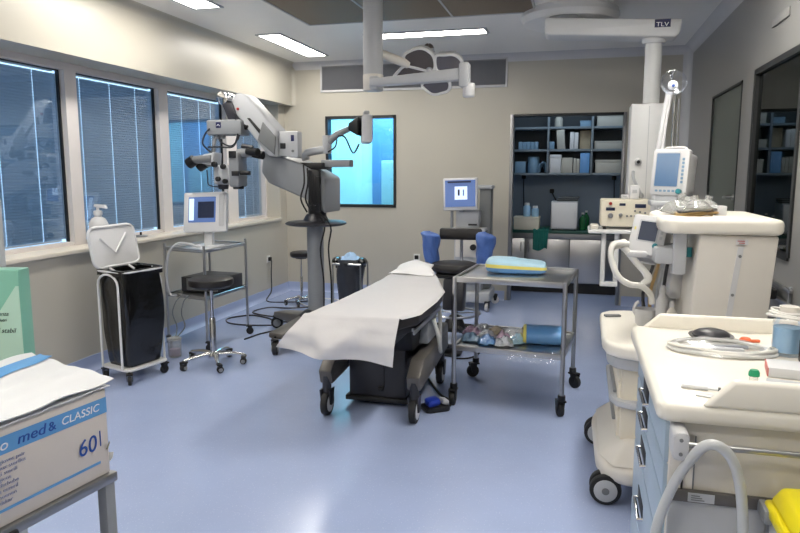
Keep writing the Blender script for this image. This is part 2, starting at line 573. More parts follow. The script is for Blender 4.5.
# ---- back window (looks into a blue-lit corridor)
f = MB()
for (a, b, c, d) in ((WX0 - .015, WX0 + .02, WZ0 - .015, WZ1 + .015), (WX1 - .02, WX1 + .015, WZ0 - .015, WZ1 + .015), (WX0, WX1, WZ0 - .015, WZ0 + .02), (WX0, WX1, WZ1 - .02, WZ1 + .015)):
    f.bx(a, b, YB - .012, YB + T, c, d)
w5 = struct('window_5', f, 'dark')
MB().bx(WX0 + .015, WX1 - .015, YB + .05, YB + .058, WZ0 + .015, WZ1 - .015).build('window_pane', 'cyan', w5)
# corridor beyond
c = MB()
c.bx(-4.3, -1.4, 10.0, 10.12, 0, 2.8)
c.bx(-4.42, -4.3, YB + T, 10.1, 0, 2.8)
c.bx(-1.52, -1.4, YB + T, 10.0, 0, 2.8)
c.bx(-4.3, -1.4, YB + T, 10.1, 2.7, 2.8)
struct('wall_corridor', c, 'white')
# ---- right wall: fixed pane and door
f = MB()
for (a, b, c, d) in ((WRY0 - .02, WRY0 + .02, WRZ0, WRZ1), (WRY1 - .03, WRY1 + .025, WRZ0 - .02, WRZ1 + .02), (WRY0, WRY1, WRZ0 - .02, WRZ0 + .02), (WRY0, WRY1, WRZ1 - .02, WRZ1 + .02)):
    f.bx(XR - .012, XR + T, a, b, c, d)
w6 = struct('window_6', f, 'dark')
MB().bx(XR + .012, XR + .02, WRY0 + .01, WRY1 - .01, WRZ0 + .01, WRZ1 - .01).build('window_pane', 'darkglass', w6)
c = MB()
c.bx(3.0, 3.1, 3.2, 6.6, 0, 2.8); c.bx(1.3, 3.0, 3.1, 3.2, 0, 2.8); c.bx(1.3, 3.0, 6.6, 6.7, 0, 2.8); c.bx(1.3, 3.0, 3.2, 6.6, 2.7, 2.8); c.bx(1.3, 3.0, 3.2, 6.6, -.1, 0)
struct('wall_side_room', c, 'wallr')
d = struct('door_1', MB().bx(XR + .012, XR + .06, DY0 + .004, DY1 - .004, .005, WRZ1 - .004), mat('door_green_grey', (100, 106, 98), .35, var=.03))
f = MB()
f.bx(XR - .006, XR + .014, DY0, DY0 + .02, 0, WRZ1); f.bx(XR - .006, XR + .014, DY1 - .02, DY1, 0, WRZ1); f.bx(XR - .006, XR + .014, DY0, DY1, WRZ1 - .02, WRZ1)
f.build('door_frame', 'dark', d)
h = MB()
h.cyl((XR + .012, DY0 + .13, 1.40), (XR - .04, DY0 + .13, 1.40), .011, n=10); h.tube([(XR - .038, DY0 + .13, 1.40), (XR - .042, DY0 + .17, 1.40), (XR - .04, DY0 + .25, 1.395)], .009, 8)
h.cyl((XR + .014, DY0 + .13, 1.40), (XR + .004, DY0 + .13, 1.40), .024, n=14)
h.build('door_handle', 'steel', d)

# ---- opening to the instrument store: steel posts
for k, (a, b) in enumerate(((OX0 - .02, OX0 + .022), (OX1 - .012, OX1 + .025))):
    struct('trim_%d' % (7 + k), MB().bx(a, b, YB - .014, YB + T + .014, 0, OZ + .01, .004), 'steeld')
struct('trim_9', MB().bx(OX0 + .022, OX1 - .012, YB - .014, YB + T + .014, OZ - .02, OZ + .01, .003), 'dark')
a = MB()
a.bx(-1.4, 1.3, 9.75, 9.87, 0, 2.75)
a.bx(1.1, 1.22, YB + T, 9.75, 0, 2.75)
a.bx(-1.4, -1.28, YB + T, 9.75, 0, 2.75)
a.bx(-1.4, 1.3, YB + T, 9.87, 2.7, 2.8)
struct('wall_store', a, 'storewall')

# ---- vent grille
v = thing('vent_grille', 'long grey ventilation grille high on the back wall', 'vent', (-2.08, YB, 2.8))
O = v.location
VX0, VX1, VZ0, VZ1 = -3.26, -.90, 2.645, 2.955
f = MB(O)
for q in ((VX0, VX1, VZ0 - .03, VZ0), (VX0, VX1, VZ1, VZ1 + .02), (VX0 - .025, VX0, VZ0 - .03, VZ1 + .02), (VX1, VX1 + .025, VZ0 - .03, VZ1 + .02)):
    f.bx(q[0], q[1], YB - .02, YB, q[2], q[3], .003)
f.build('frame', 'trim', v)
f = MB(O); f.bx(VX0, VX1, YB - .004, YB, VZ0, VZ1)
f.build('backing', 'grey', v)
f = MB(O)
z = VZ0 + .008
while z < VZ1 - .006:
    f.box(((VX0 + VX1) / 2, YB - .011, z), (VX1 - VX0, .010, .0022), (R(35), 0, 0)); z += .0125
f.build('louvres', 'vent', v)

# ---- ceiling lights
def ceil_light(x0, x1, y0, y1, label, grp='ceiling lights', dm='tubelight'):
    t = thing('ceiling_light', label, 'light', ((x0 + x1) / 2, (y0 + y1) / 2, ZC), 0, grp)
    O = t.location
    f = MB(O); b = .028
    for q in ((x0, x1, y0, y0 + b), (x0, x1, y1 - b, y1), (x0, x0 + b, y0 + b, y1 - b), (x1 - b, x1, y0 + b, y1 - b)):
        f.bx(q[0], q[1], q[2], q[3], ZC - .012, ZC, .003)
    f.build('frame', 'lgrey', t)
    f = MB(O); f.bx(x0 + b, x1 - b, y0 + b, y1 - b, ZC - .007, ZC - .001)
    f.build('diffuser', dm, t)
ceil_light(-3.28, -2.99, 6.56, 7.93, 'lit ceiling light above the window wall, beside the back left corner')
ceil_light(-3.28, -2.99, 3.85, 5.42, 'lit ceiling light cut by the top edge of the photo at left')
ceil_light(-2.2, -.93, 6.82, 7.1, 'lit ceiling light running along the back wall behind the surgical lamp')
LREST = [(-3.28, -2.99, 1.6, 3.0), (-3.28, -2.99, -.6, .8), (.3, .59, .9, 2.3), (-2.2, -.93, -.4, -.12), (.3, .59, 3.1, 4.6)]
for q in LREST: ceil_light(*q, 'lit ceiling light overhead, beyond the top of the photo', 'ceiling lights overhead', 'tubelight2' if q[0] > -3 and q[2] != .9 else 'tubelight')

# ---- laminar air panel
lp = thing('air_flow_panel', 'brown perforated air-flow panel set in the middle of the ceiling', 'ceiling panel', (-1.45, 4.2, ZC))
O = lp.location
LX = [-2.53, -1.83, -1.15, -.42]
for y0, y1 in ((2.6, 4.4), (4.4, 6.2)):
    for k in range(3):
        MB(O).bx(LX[k] + .008, LX[k + 1] - .008, y0 + .008, y1 - .008, ZC - .02, ZC - .002, .004).build('panel', 'lam', lp)
f = MB(O)
for x in LX: f.bx(x - .009, x + .009, 2.6, 6.2, ZC - .026, ZC - .001, .003)
for y in (2.6, 4.4, 6.2): f.bx(LX[0], LX[-1], y - .009, y + .009, ZC - .026, ZC - .001, .003)
f.build('frame', 'lgrey', lp)

# ---- wall sockets with plugs
def socket(name, p, n, label, plug=True, lead=None):
    """p on the wall, n = outward normal axis"""
    t = thing(name, label, 'socket', p)
    n = Vector(n); side = Vector((n.y, n.x, 0)); side = Vector((abs(side.x), abs(side.y), 0))
    m = MB()
    c = n * .006
    m.box(c, (abs(n.x) * .012 + side.x * .085, abs(n.y) * .012 + side.y * .085, .085), bv=.004)
    m.build('plate', 'socket', t)
    m = MB()
    m.box(n * .028, (abs(n.x) * .035 + side.x * .05, abs(n.y) * .035 + side.y * .05, .05), bv=.008)
    m.build('plug', 'black', t)
    return t
socket('wall_socket', (XL, 7.79, .50), (1, 0, 0), 'white wall socket with black plug below the left windows')
socket('wall_socket', (-1.992,8.4,0.508), (0, -1, 0), 'white wall socket with plug low on the back wall')

# ================================================================ THE STORE BEHIND THE OPENING
su = thing('shelving_unit', 'three-bay steel shelving with three shelves inside the back opening', 'shelves', (-.15, 9.4, 1.58))
O = su.location
SZ = (1.585, 1.895, 2.185)
SXS = (-.98, -.41, .147, .70)
for z in SZ:
    for k in range(3):
        MB(O).bx(SXS[k] + .012, SXS[k + 1] - .012, 9.2, 9.55, z - .03, z, .002).build('shelf', 'storesteel', su)
for x in SXS: MB(O).bx(x - .014, x + .014, 9.19, 9.56, 1.555, 2.6, .002).build('upright', 'storesteel', su)
MB(O).bx(-.99, .71, 9.55, 9.57, 1.555, 2.6).build('back_panel', 'storeback', su)
# wall hung rails carry it back to the wall
b = MB(O)
for x in SXS: b.bx(x - .02, x + .02, 9.57, 9.75, 1.6, 1.66)
b.build('bracket', 'steeld', su)

def crate(x0, x1, y0, y1, z, h, m, label, cat='box', grp='boxes on the store shelves', lid=True, name='storage_box'):
    t = thing(name, label, cat, ((x0 + x1) / 2, (y0 + y1) / 2, z), 0, grp)
    O = t.location
    MB(O).bx(x0, x1, y0, y1, z, z + h * (.84 if lid else 1), .006).build('body', m, t)
    if lid: MB(O).bx(x0 - .004, x1 + .004, y0 - .004, y1 + .004, z + h * .8, z + h, .006).build('lid', m, t)
    return t
def files(x0, n, w, z, h, m, label, grp, y0=9.22):
    for k in range(n):
        o = MB((x0 + (k + .5) * w, y0, z)).bx(x0 + k * w + .002, x0 + (k + 1) * w - .002, y0, y0 + .22, z, z + h * (1 - .03 * (k % 2)), .004).build('file_box', m)
        tag(o, label[k] if isinstance(label, list) else label, 'box', grp)
Z1, Z2, Z3 = SZ
# upper shelf
o = MB((-.285, 9.3, Z3)).lathe([(0, 0), (.05, 0), (.052, .01), (.052, .10), (.04, .125), (.02, .135), (.02, .165), (0, .165)], (-.285, 9.3, Z3)).build('jar', 'shelfgrey'); tag(o, 'small pale jar standing on the topmost store shelf', 'jar')
crate(-.01, .13, 9.25, 9.5, Z3, .075, 'shelfblue', 'low pale box at right end of the topmost middle shelf')
crate(.20, .62, 9.23, 9.5, Z3, .14, 'shelfgrey', 'wide grey box filling the topmost right-hand shelf')
# middle shelf
files(-.80, 5, .052, Z2, .10, 'shelfblue', ['leftmost pale pack of the five in the left middle shelf', 'second pale pack from the left in the left middle shelf', 'central pale pack of the five in the left middle shelf', 'second pale pack from the right in the left middle shelf', 'rightmost pale pack of the five in the left middle shelf'], 'packs on the left middle shelf')
crate(-.395, -.33, 9.22, 9.4, Z2, .10, 'shelfblue', 'small pale box leaning by the upright on the middle shelf', lid=False)
t = MB((-.25, 9.3, Z2)); t.box((-.25, 9.3, Z2 + .125), (.10, .2, .25), (0, R(-4), 0), .004); o = t.build('file_box', 'shelfgrey'); tag(o, 'tall white file box leaning left of its white neighbours, middle shelf', 'box', 'file boxes')
files(-.135, 2, .055, Z2, .22, 'trim', ['left of two upright white files, middle shelf', 'right of two upright white files, middle shelf'], 'file boxes')
crate(-.01, .13, 9.3, 9.52, Z2, .24, 'kraft', 'tan box beside the white files on the middle shelf', lid=False)
crate(.18, .64, 9.22, 9.5, Z2, .10, 'shelfgrey', 'wide low grey box on the middle right-hand shelf')
# lower shelf
crate(-.84, -.70, 9.22, 9.45, Z1, .15, 'shelfblue', 'short pale blue box at far left of the lowest shelf', lid=False)
o = MB((-.60, 9.32, Z1)).lathe([(0, 0), (.075, 0), (.078, .01), (.078, .2), (.07, .215), (0, .215)], (-.60, 9.32, Z1)).build('canister', 'shelfblue'); tag(o, 'round pale blue canister on the lowest left shelf', 'canister')
m = MB((-.47, 9.32, Z1))
m.grid(lambda u, v: (-.54 + .12 * u + .03 * math.sin(5 * v), 9.24 + .16 * v, Z1 + .012 + .14 * math.sin(PI * min(1, max(0, u))) ** .6 * (1 - .4 * v) + .02 * noise.noise(Vector((u * 4, v * 4, 0)))), 10, 8, .008)
tag(m.build('folded_cloth', 'shelfblue'), 'crumpled pale blue cloth beside the round canister', 'cloth')
crate(-.385, -.24, 9.22, 9.45, Z1, .24, 'trim', 'tall white box at left end of the lowest middle shelf', lid=True)
crate(-.235, -.09, 9.24, 9.5, Z1, .20, 'shelfgrey', 'grey box beside the tall white box, lowest middle shelf', lid=False)
files(-.08, 2, .04, Z1, .19, 'shelfgrey', ['left of two slim grey packs on the lowest middle shelf', 'right of two slim grey packs on the lowest middle shelf'], 'slim packs')
crate(.005, .125, 9.21, 9.45, Z1, .26, 'bluew', 'bright blue box at right end of the lowest middle shelf', lid=False)
crate(.20, .62, 9.23, 9.5, Z1, .17, 'shelfgrey', 'wide grey box on the lowest right-hand shelf')

# counter with cabinet below
ct = thing('store_counter', 'steel cabinet with dark green top inside the back opening', 'counter', (-.15, 9.4, 0))
O = ct.location
MB(O).bx(-1.27, 1.09, 9.0, 9.74, .80, .84, .006).build('worktop', 'dgreen', ct)
MB(O).bx(-1.25, 1.07, 9.05, 9.72, .14, .80).build('carcass', 'grey', ct)
MB(O).bx(-1.24, 1.06, 9.1, 9.7, 0, .14).build('plinth', 'black', ct)
for k in range(4):
    x0 = -1.245 + k * .578
    dd = MB(O).bx(x0 + .006, x0 + .572, 9.03, 9.05, .15, .72, .004).build('door', 'steel', ct)
    MB(O).tube([(x0 + (.05 if k % 2 else .53), 9.03, .55), (x0 + (.05 if k % 2 else .53), 9.005, .55), (x0 + (.05 if k % 2 else .53), 9.005, .68), (x0 + (.05 if k % 2 else .53), 9.03, .68)], .006, 6).build('handle', 'chrome', dd)
MB(O).bx(-1.25, 1.07, 9.035, 9.05, .725, .80, .003).build('front_rail', 'steeld', ct)
# things on the counter
crate(-.82, -.49, 9.02, 9.3, .84, .17, 'beige', 'beige tray box at left end of the green counter', 'box', None, True, 'tray_box')
for k, (x, h, lab) in enumerate(((-.66, .16, 'tall blue jar standing on the beige tray box'), (-.55, .12, 'short blue jar standing on the beige tray box'))):
    t = thing('jar', lab, 'jar', (x, 9.15, 1.01), 0, 'jars on the beige tray box')
    MB().lathe([(0, 0), (.045, 0), (.048, .01), (.048, h * .8), (.03, h * .95), (0, h * .95)]).build('body', 'bottleblue', t)
    MB().lathe([(0, h * .93), (.034, h * .93), (.034, h + .02), (0, h + .02)]).build('lid', 'whitep', t)
t = thing('steriliser', 'white cube steriliser in the middle of the green counter', 'steriliser', (-.17, 9.2, .84))
MB().box((0, 0, .195), (.34, .36, .36), bv=.012).build('body', 'lgrey', t)
MB().box((0, -.184, .2), (.32, .012, .33), bv=.005).build('door', 'white', t)
MB().box((.13, -.196, .2), (.012, .02, .12), bv=.004).build('handle', 'whitep', t)
f = MB()
for sx in (-.14, .14):
    for sy in (-.14, .14): f.cyl((sx, sy, 0), (sx, sy, .018), .015, n=8)
f.build('feet', 'rubber', t)
for k in range(3):
    t = thing('instrument_tray', ['lowest dark tray of the stack on the white steriliser', 'middle dark tray of the stack on the white steriliser', 'uppermost dark tray of the stack on the white steriliser'][k], 'tray', (-.14 + .01 * k, 9.2, 1.215 + .022 * k), 0, 'tray stack')
    MB().prism(rrect(-.13, .13, -.1, .1, .02), 2, 0, .004).build('tray_base', 'mgrey', t)
    m = MB(); m.tube([(x, y, .014) for x, y in rrect(-.13, .13, -.1, .1, .02)], .006, 6, True); m.build('rim', 'dark', t)
for (x, y, lab, h) in ((.065, 9.15, 'green glass bottle right of the white steriliser, front one', .23), (.11, 9.28, 'green glass bottle right of the white steriliser, rear one', .25)):
    t = thing('bottle', lab, 'bottle', (x, y, .84), 0, 'green bottles')
    MB().lathe([(0, 0), (.04, 0), (.044, .008), (.044, h * .6), (.03, h * .75), (.014, h * .82), (.014, h * .95), (0, h * .95)]).build('body', mat('bottle_green', (40, 120, 70), .15, trans=.4), t)
    MB().lathe([(0, h * .9), (.017, h * .9), (.017, h), (0, h)]).build('cap', 'whitep', t)
m = MB((-.47, 9.0, .84))
def dr(u, v):
    x = -.56 + .2 * u
    w = .012 * math.sin(9 * u * PI) * min(1, v * 2) + .008 * noise.noise(Vector((u * 5, v * 5, 2)))
    if v < .35: return (x, 9.0 + .3 * (.35 - v) / .35 - .02, .852 + .006 * math.sin(7 * u * PI))
    q = (v - .35) / .65
    return (x + .02 * q * math.sin(4 * u), 8.965 - .012 * q - abs(w), .852 - .26 * q - .02 * q * math.sin(6 * u))
m.grid(dr, 24, 24, .003)
tag(m.build('surgical_drape', 'green'), 'green cloth drape hanging over the counter front', 'drape')
# sockets of the store with hanging leads
for (p, q, lab) in (((-0.755,9.74,1.527), (-0.746,9.74,1.16), 'black plug and lead on the store wall left of the steriliser'), ((0.463,9.74,1.516), (0.474,9.74,1.27), 'black plug and lead on the store wall right of the steriliser'), ((-0.362,9.74,1.333), (-0.303,9.74,1.207), 'black plug just above the stacked trays')):
    t = thing('plugged_lead', lab, 'lead', (p[0], 9.75, p[2]), 0)
    MB().box((0, -.03, 0), (.06, .06, .06), bv=.015).build('plug', 'black', t)
    dz = q[2] - p[2]; dx = q[0] - p[0]
    MB().tube([(0, -.055, -.01), (dx * .3, -.07, dz * .4), (dx, -.045, dz), (dx, -.012, dz - .04)], .007, 6, sm=4).build('cable', 'rubber', t)

# things seen through the blue back window: a cupboard and a screen wall in the corridor
t = thing('corridor_cupboard', 'pale cupboard in the corridor behind the blue window', 'cupboard', (-2.50, 9.6, 0))
MB().box((0, 0, .9), (.5, .5, 1.72), bv=.01).build('body', 'white', t)
MB().box((-.125, -.256, .9), (.24, .012, 1.66), bv=.004).build('door', 'whitep', t)
MB().box((.125, -.256, .9), (.24, .012, 1.66), bv=.004).build('door', 'whitep', t)
MB().box((0, 0, .02), (.46, .46, .04)).build('plinth', 'grey', t)
t = thing('corridor_partition', 'wide grey-blue partition on the far wall behind the blue window', 'partition', (-2.42, 9.97, 0))
MB().box((0, 0, 1.25), (1.3, .04, 2.42), bv=.006).build('panel', mat('partition_blue', (104, 128, 170), .4), t)
MB().box((0, 0, .02), (1.32, .05, .04), bv=.006).build('foot', 'grey', t)

# ================================================================ BIN TROLLEY
def P2(a, b, t): return (a[0] + (b[0] - a[0]) * t, a[1] + (b[1] - a[1]) * t)
t = thing('waste_bin_trolley', 'white waste trolley with black bag and raised white lid below the windows', 'bin', (-3.34, 4.46, 0))
O = t.location
A, B, C_, D = (-3.53, 4.33), (-3.24, 4.24), (-3.16, 4.59), (-3.45, 4.68)
def inset(p, k): return (-3.345 + (p[0] + 3.345) * k, 4.46 + (p[1] - 4.46) * k)
def rquad(k, r=.05, n=5):
    Q = [inset(p, k) for p in (A, B, C_, D)]
    out = []
    for i in range(4):
        p = Vector(Q[i]); a = Vector(Q[i - 1]) - p; b = Vector(Q[(i + 1) % 4]) - p
        p0 = p + a.normalized() * r; p1 = p + b.normalized() * r
        for j in range(n + 1):
            s = j / n
            out.append(tuple((1 - s) ** 2 * p0 + 2 * s * (1 - s) * p + s * s * p1))
    return out
ring = rquad(1.08)
MB(O).tube([(x, y, .855) for x, y in ring], .011, 8, True).build('rim', 'white', t)
m = MB(O)
m.prism(rquad(1.12), 2, .095, .115, .006)
m.build('tray_base', 'white', t)
for (a, b, k) in ((A, B, 1.13), (C_, D, 1.05)):
    a = inset(a, k); b = inset(b, k)
    l = P2(a, b, .10); r = P2(a, b, .80) if a[1] < 4.45 else P2(a, b, .9)
    pts = [(l[0], l[1], .105)] + [(l[0], l[1], z) for z in (.3, .55, .75)]
    for q in range(1, 8):
        an = PI * q / 8
        mid = P2(l, r, .5 - .5 * math.cos(an))
        pts.append((mid[0], mid[1], .75 + .085 * math.sin(an)))
    pts += [(r[0], r[1], z) for z in (.75, .55, .3)] + [(r[0], r[1], .105)]
    MB(O).tube(pts, .009, 8).build('hoop', 'white', t)
for (a, b) in ((D, A),):
    p = inset(P2(a, b, .5), 1.06)
    MB(O).tube([(p[0], p[1], .11), (p[0], p[1], .85)], .006, 6).build('stay', 'white', t)
def bagf(u, v):
    # v: 0 top fold outside rim, then down to the base
    N = len(ring)
    fi = u * N
    i = int(fi) % N; s = fi - int(fi)
    p = Vector(ring[i]).lerp(Vector(ring[(i + 1) % N]), s)
    c = Vector((-3.345, 4.46))
    if v < .12:
        q = v / .12
        z = .825 + .045 * q; k = 1.045 - .0 * q
    elif v < .2:
        q = (v - .12) / .08
        z = .87; k = 1.045 - .11 * q
    else:
        q = (v - .2) / .8
        z = .87 - .735 * q
        d = p - c
        k = .93 + .07 * math.sin(q * 2.6) * (1 if d.x > 0 else .2) - .10 * q ** 4
    d = (p - c)
    w = noise.noise(Vector((d.x * 14, d.y * 14, z * 2.2))) * .022 + noise.noise(Vector((d.x * 30, d.y * 30, z * 5))) * .008
    f = 1 if v > .25 else .25
    p = c + d * k + d.normalized() * w * f
    return (p.x, p.y, z + (.012 * noise.noise(Vector((d.x * 18, d.y * 18, 5))) if v < .05 else 0))
m = MB(O)
m.grid(bagf, 72, 44, 0, True)
# closed underside
m.prism([tuple(Vector((-3.345, 4.46)) + (Vector(p) - Vector((-3.345, 4.46))) * .80) for p in ring], 2, .12, .136)
m.build('bin_bag', 'bag', t, sharp=80)
lidA = Vector((-3.52, 4.27, .855)); lidD = Vector((-3.415, 4.69, .87))
ud = (lidD - lidA); W_ = ud.length; ud.normalize()
vd = Vector((-.16, -.02, 1.)).normalized()
nd = ud.cross(vd)
LM = Matrix((ud, vd, nd)).transposed().to_4x4(); LM.translation = lidA - Vector(O)
m = MB()
m.prism(rrect(0, W_, 0, .335, .075, 6), 2, -.012, .012, .008, 3)
m.tube([(x, y, .012) for x, y in rrect(.014, W_ - .014, .014, .321, .05, 6)], .009, 6, True)
m.bm.transform(LM)
lo = m.build('lid', 'whitep', t)
m = MB()
m.tube([(W_ * .22, .24, .012), (W_ * .48, .115, .014), (W_ * .78, .255, .012)], .011, 6)
m.bm.transform(LM); m.build('chevron_rib', 'whitep', lo)
for q in (.3, .7):
    p = lidA + ud * W_ * q
    MB(O).tube([tuple(p + Vector((.0, 0, .01))), tuple(p + Vector((.07, -.015, -.022)))], .009, 6).build('hinge', 'whitep', t)
for k, p in enumerate((A, B, C_, D)):
    p = inset(p, 1.0)
    caster(t, (p[0] - O.x, p[1] - O.y), .034, .026, [2.6, 2.2, 1.2, .4][k], hub=None, stem=.1)

# ================================================================ SIDE CART WITH MONITOR
t = thing('side_cart', 'two-shelf steel side cart below the windows carrying the white monitor', 'cart', (-3.39, 5.63, 0))
O = t.location
CA, CB, CC, CD = (-3.645, 5.36), (-3.17, 5.24), (-3.13, 5.93), (-3.60, 6.05)
for p in (CA, CB, CC, CD):
    MB(O).tube([(p[0], p[1], .10), (p[0], p[1], .955)], .0125, 10).build('post', 'steel', t)
    caster(t, (p[0] - O.x, p[1] - O.y), .036, .024, .5 + 3 * p[0], stem=.11)
def slab(pts, z0, z1, k=.985, bv=.004):
    c = (sum(p[0] for p in pts) / 4, sum(p[1] for p in pts) / 4)
    return MB(O).prism([(c[0] + (p[0] - c[0]) * k, c[1] + (p[1] - c[1]) * k) for p in pts], 2, z0, z1, bv)
for z, nm in ((.90, 'top_shelf'), (.475, 'lower_shelf')):
    s = slab((CA, CB, CC, CD), z - .014, z).build(nm, 'steel', t)
    m = MB(O)
    q = [CA, CB, CC, CD]
    m.tube([(p[0], p[1], z + .012) for p in q], .009, 8, True)
    m.build('edge_rail', 'steel', s)
# monitor on the cart
t = thing('microscope_monitor', 'white flat monitor with blue screen standing on the side cart', 'monitor', (-3.36, 5.62, .90))
O = t.location
MB(O).prism([(x - 3.36, y + 5.64) for x, y in rrect(-.13, .13, -.09, .09, .03)], 2, .90, .918, .005).build('foot', 'whitep', t)
MB(O).box((-3.36, 5.66, 1.0), (.09, .05, .2), (R(-6), 0, 0), .012).build('stand', 'whitep', t)
FR = frame((-3.365 - O.x, 5.575 - O.y, 1.075 - O.z), (1, .10, .035), (0.02, .22, 1))
m = MB(); m.prism(rrect(-.205, .222, -.03, .345, .018), 2, -.05, .0, .008); m.bm.transform(FR); b = m.build('housing', 'whitep', t)
m = MB(); m.prism(rrect(-.155, .115, .06, .30, .006), 2, -.002, .003); m.bm.transform(FR); s = m.build('screen', 'screen', t)
m = MB(); m.prism(rrect(-.06, .10, .10, .255, .003), 2, .002, .0045); m.bm.transform(FR); m.build('window_panel', 'screenk', s)
m = MB(); m.prism(rrect(-.148, -.10, .08, .285, .003), 2, .002, .0045); m.bm.transform(FR); m.build('menu_strip', 'screenp', s)
m = MB(); m.prism(rrect(.15, .20, .02, .325, .01), 2, -.03, .006, .003); m.bm.transform(FR); m.build('side_strip', 'trim', t)
o = MB((-3.3, 5.42, .90)).box((-3.3, 5.42, .906), (.30, .17, .012), (0, 0, R(-10)), .004).build('keyboard', 'whitep'); tag(o, 'thin white keyboard lying on the side cart before the monitor', 'keyboard')
m = MB((-3.45, 5.4, .92))
m.tube([(-3.30, 5.40, .918), (-3.38, 5.36, .95), (-3.47, 5.31, .96), (-3.54, 5.27, .88), (-3.57, 5.26, .68), (-3.55, 5.27, .50), (-3.50, 5.30, .488)], .012, 8, sm=5)
tag(m.build('grey_cable', 'lgrey'), 'thick pale cable arching over the left edge of the side cart', 'cable')
# box under on the lower shelf
t = thing('control_unit', 'dark grey control box on the lower shelf of the side cart', 'box', (-3.38, 5.72, .475))
MB().box((0, 0, .075), (.40, .42, .14), (0, 0, R(-5)), .006).build('body', 'charc', t)
f = MB()
f.box((.02, -.222, .08), (.34, .012, .11), (0, 0, R(-5)), .003); f.build('front_panel', 'mgrey', t)
for sx in (-.15, .15):
    for sy in (-.15, .15): MB().cyl((sx, sy, 0), (sx, sy, .008), .015, n=8).build('foot', 'rubber', t)
t = thing('suction_canister', 'clear canister with pinkish fluid on the floor by the side cart', 'canister', (-3.36, 5.02, 0))
MB().lathe([(0, .002), (.05, .002), (.055, .01), (.058, .15), (.054, .152), (.05, .012), (0, .01)]).build('jar', 'clearp', t)
MB().lathe([(0, .013), (.045, .013), (.047, .075), (0, .08)]).build('contents', 'pink', t)
MB().lathe([(0, .15), (.06, .15), (.062, .165), (.03, .18), (0, .18)]).build('lid', 'clearp', t)
for k, (dx, lab) in enumerate(((0, 'left of two thin tubes hanging from the side cart into the clear canister'), (.05, 'right of two thin tubes hanging from the side cart into the clear canister'))):
    m = MB((-3.38, 5.1, .4))
    m.tube([(-3.42 + dx * 1.4, 5.27, .50), (-3.43 + dx * 1.5, 5.18, .46), (-3.44 + dx * 1.8, 5.13, .36), (-3.37 + dx * 1.6, 5.08, .26), (-3.35 + dx * .4, 5.03, .183)], .006, 6, sm=5)
    tag(m.build('drain_tube', 'mgrey'), lab, 'tube', 'drain tubes')

# ================================================================ STOOLS
def stool(loc, rz, h, label, sr=.185):
    t = thing('swivel_stool', label, 'stool', loc, rz, 'round black swivel stools')
    MB().lathe([(0, h - .085), (sr * .8, h - .085), (sr * .97, h - .065), (sr, h - .04), (sr * .97, h - .016), (sr * .8, h - .003), (0, h)], n=32).build('seat', 'vinyl', t)
    MB().lathe([(0, h - .1), (.09, h - .1), (.10, h - .084), (0, h - .084)], n=20).build('seat_plate', 'black', t)
    MB().cyl((0, 0, .3), (0, 0, h - .095), .014, n=14).build('piston', 'chrome', t)
    MB().lathe([(0, .07), (.026, .07), (.026, h * .52), (.02, h * .54), (0, h * .54)], n=18).build('column', 'chrome', t)
    MB().tube([(.02, 0, h - .1), (.10, .03, h - .112), (.15, .05, h - .115)], .006, 6).build('lever', 'black', t)
    MB().lathe([(0, .06), (.05, .062), (.055, .085), (.045, .11), (.028, .12), (0, .12)], n=20).build('hub', 'chrome', t)
    for k in range(5):
        a = 2 * PI * k / 5
        c, s = math.cos(a), math.sin(a)
        m = MB()
        pts = [(.03, .095), (.12, .097), (.20, .088), (.26, .075)]
        m.tube([(c * r, s * r, z) for r, z in pts], .02, 10, sm=4, rfn=lambda f, i: 1.1 - .4 * f)
        m.build('leg', 'chrome', t)
        caster(t, (c * .255, s * .255), .027, .036, a + 1.2 * k, hub='grey', stem=.08)
    return t
st = stool((-2.90, 4.88, 0), .35, .745, 'black swivel stool on chrome star base, between bin trolley and microscope')

st2 = dup(st, (-3.2, 7.45, 0), 1.1, 'far black swivel stool beside the microscope column near the back left corner', (.72, .72, .88))
# ================================================================ SURGICAL MICROSCOPE
t = thing('surgical_microscope', 'grey floor-standing surgical microscope with long counterbalanced arm', 'microscope', (-2.39, 5.9, 0))
O = t.location
YM = 5.72
def foot(a, w0, w1, zb=.10):
    d = Vector(a) - Vector((-2.39, 5.9)); L = d.length; d.normalize(); n = Vector((-d.y, d.x))
    c = Vector((-2.39, 5.9))
    P = []
    for (s, w, z0, z1) in ((0.0, w0, .12, .26), (L, w1, .135, .185)):
        for sg in (-1, 1):
            q = c + d * s + n * sg * w
            P += [(q.x, q.y, z0), (q.x + -n.x * sg * .01, q.y - n.y * sg * .01, z1)]
    return P
FT = [(-2.55, 5.33), (-2.93, 6.25), (-2.0, 6.55), (-1.88, 5.75)]
for k, a in enumerate(FT):
    MB(O).hull(foot(a, .13, .085), .012).build('foot', 'taupe', t)
    caster(t, (a[0] - O.x, a[1] - O.y), .062, .045, [1.9, .3, 2.9, 4.][k], 'rubber', 'black', hub='grey', stem=.16)
MB(O).lathe([(0, .2), (.16, .2), (.16, .25), (.11, .29), (.08, .3), (0, .3)], (-2.39, 5.9, 0)).build('base_hub', 'black', t)
MB(O).cyl((-2.385, 5.9, .26), (-2.385, 5.9, 1.11), .078, n=28).build('column', 'grey', t)
MB(O).lathe([(0, 1.105), (.26, 1.105), (.285, 1.115), (.285, 1.128), (.26, 1.14), (.12, 1.15), (.10, 1.19), (.085, 1.21), (0, 1.21)], (-2.375, 5.9, 0), 36).build('tray_disc', 'charc', t)
MB(O).cyl((-2.36, 5.9, 1.18), (-2.36, 5.9, 1.40), .085, n=20, bv=.01).build('swivel_joint', 'black', t)
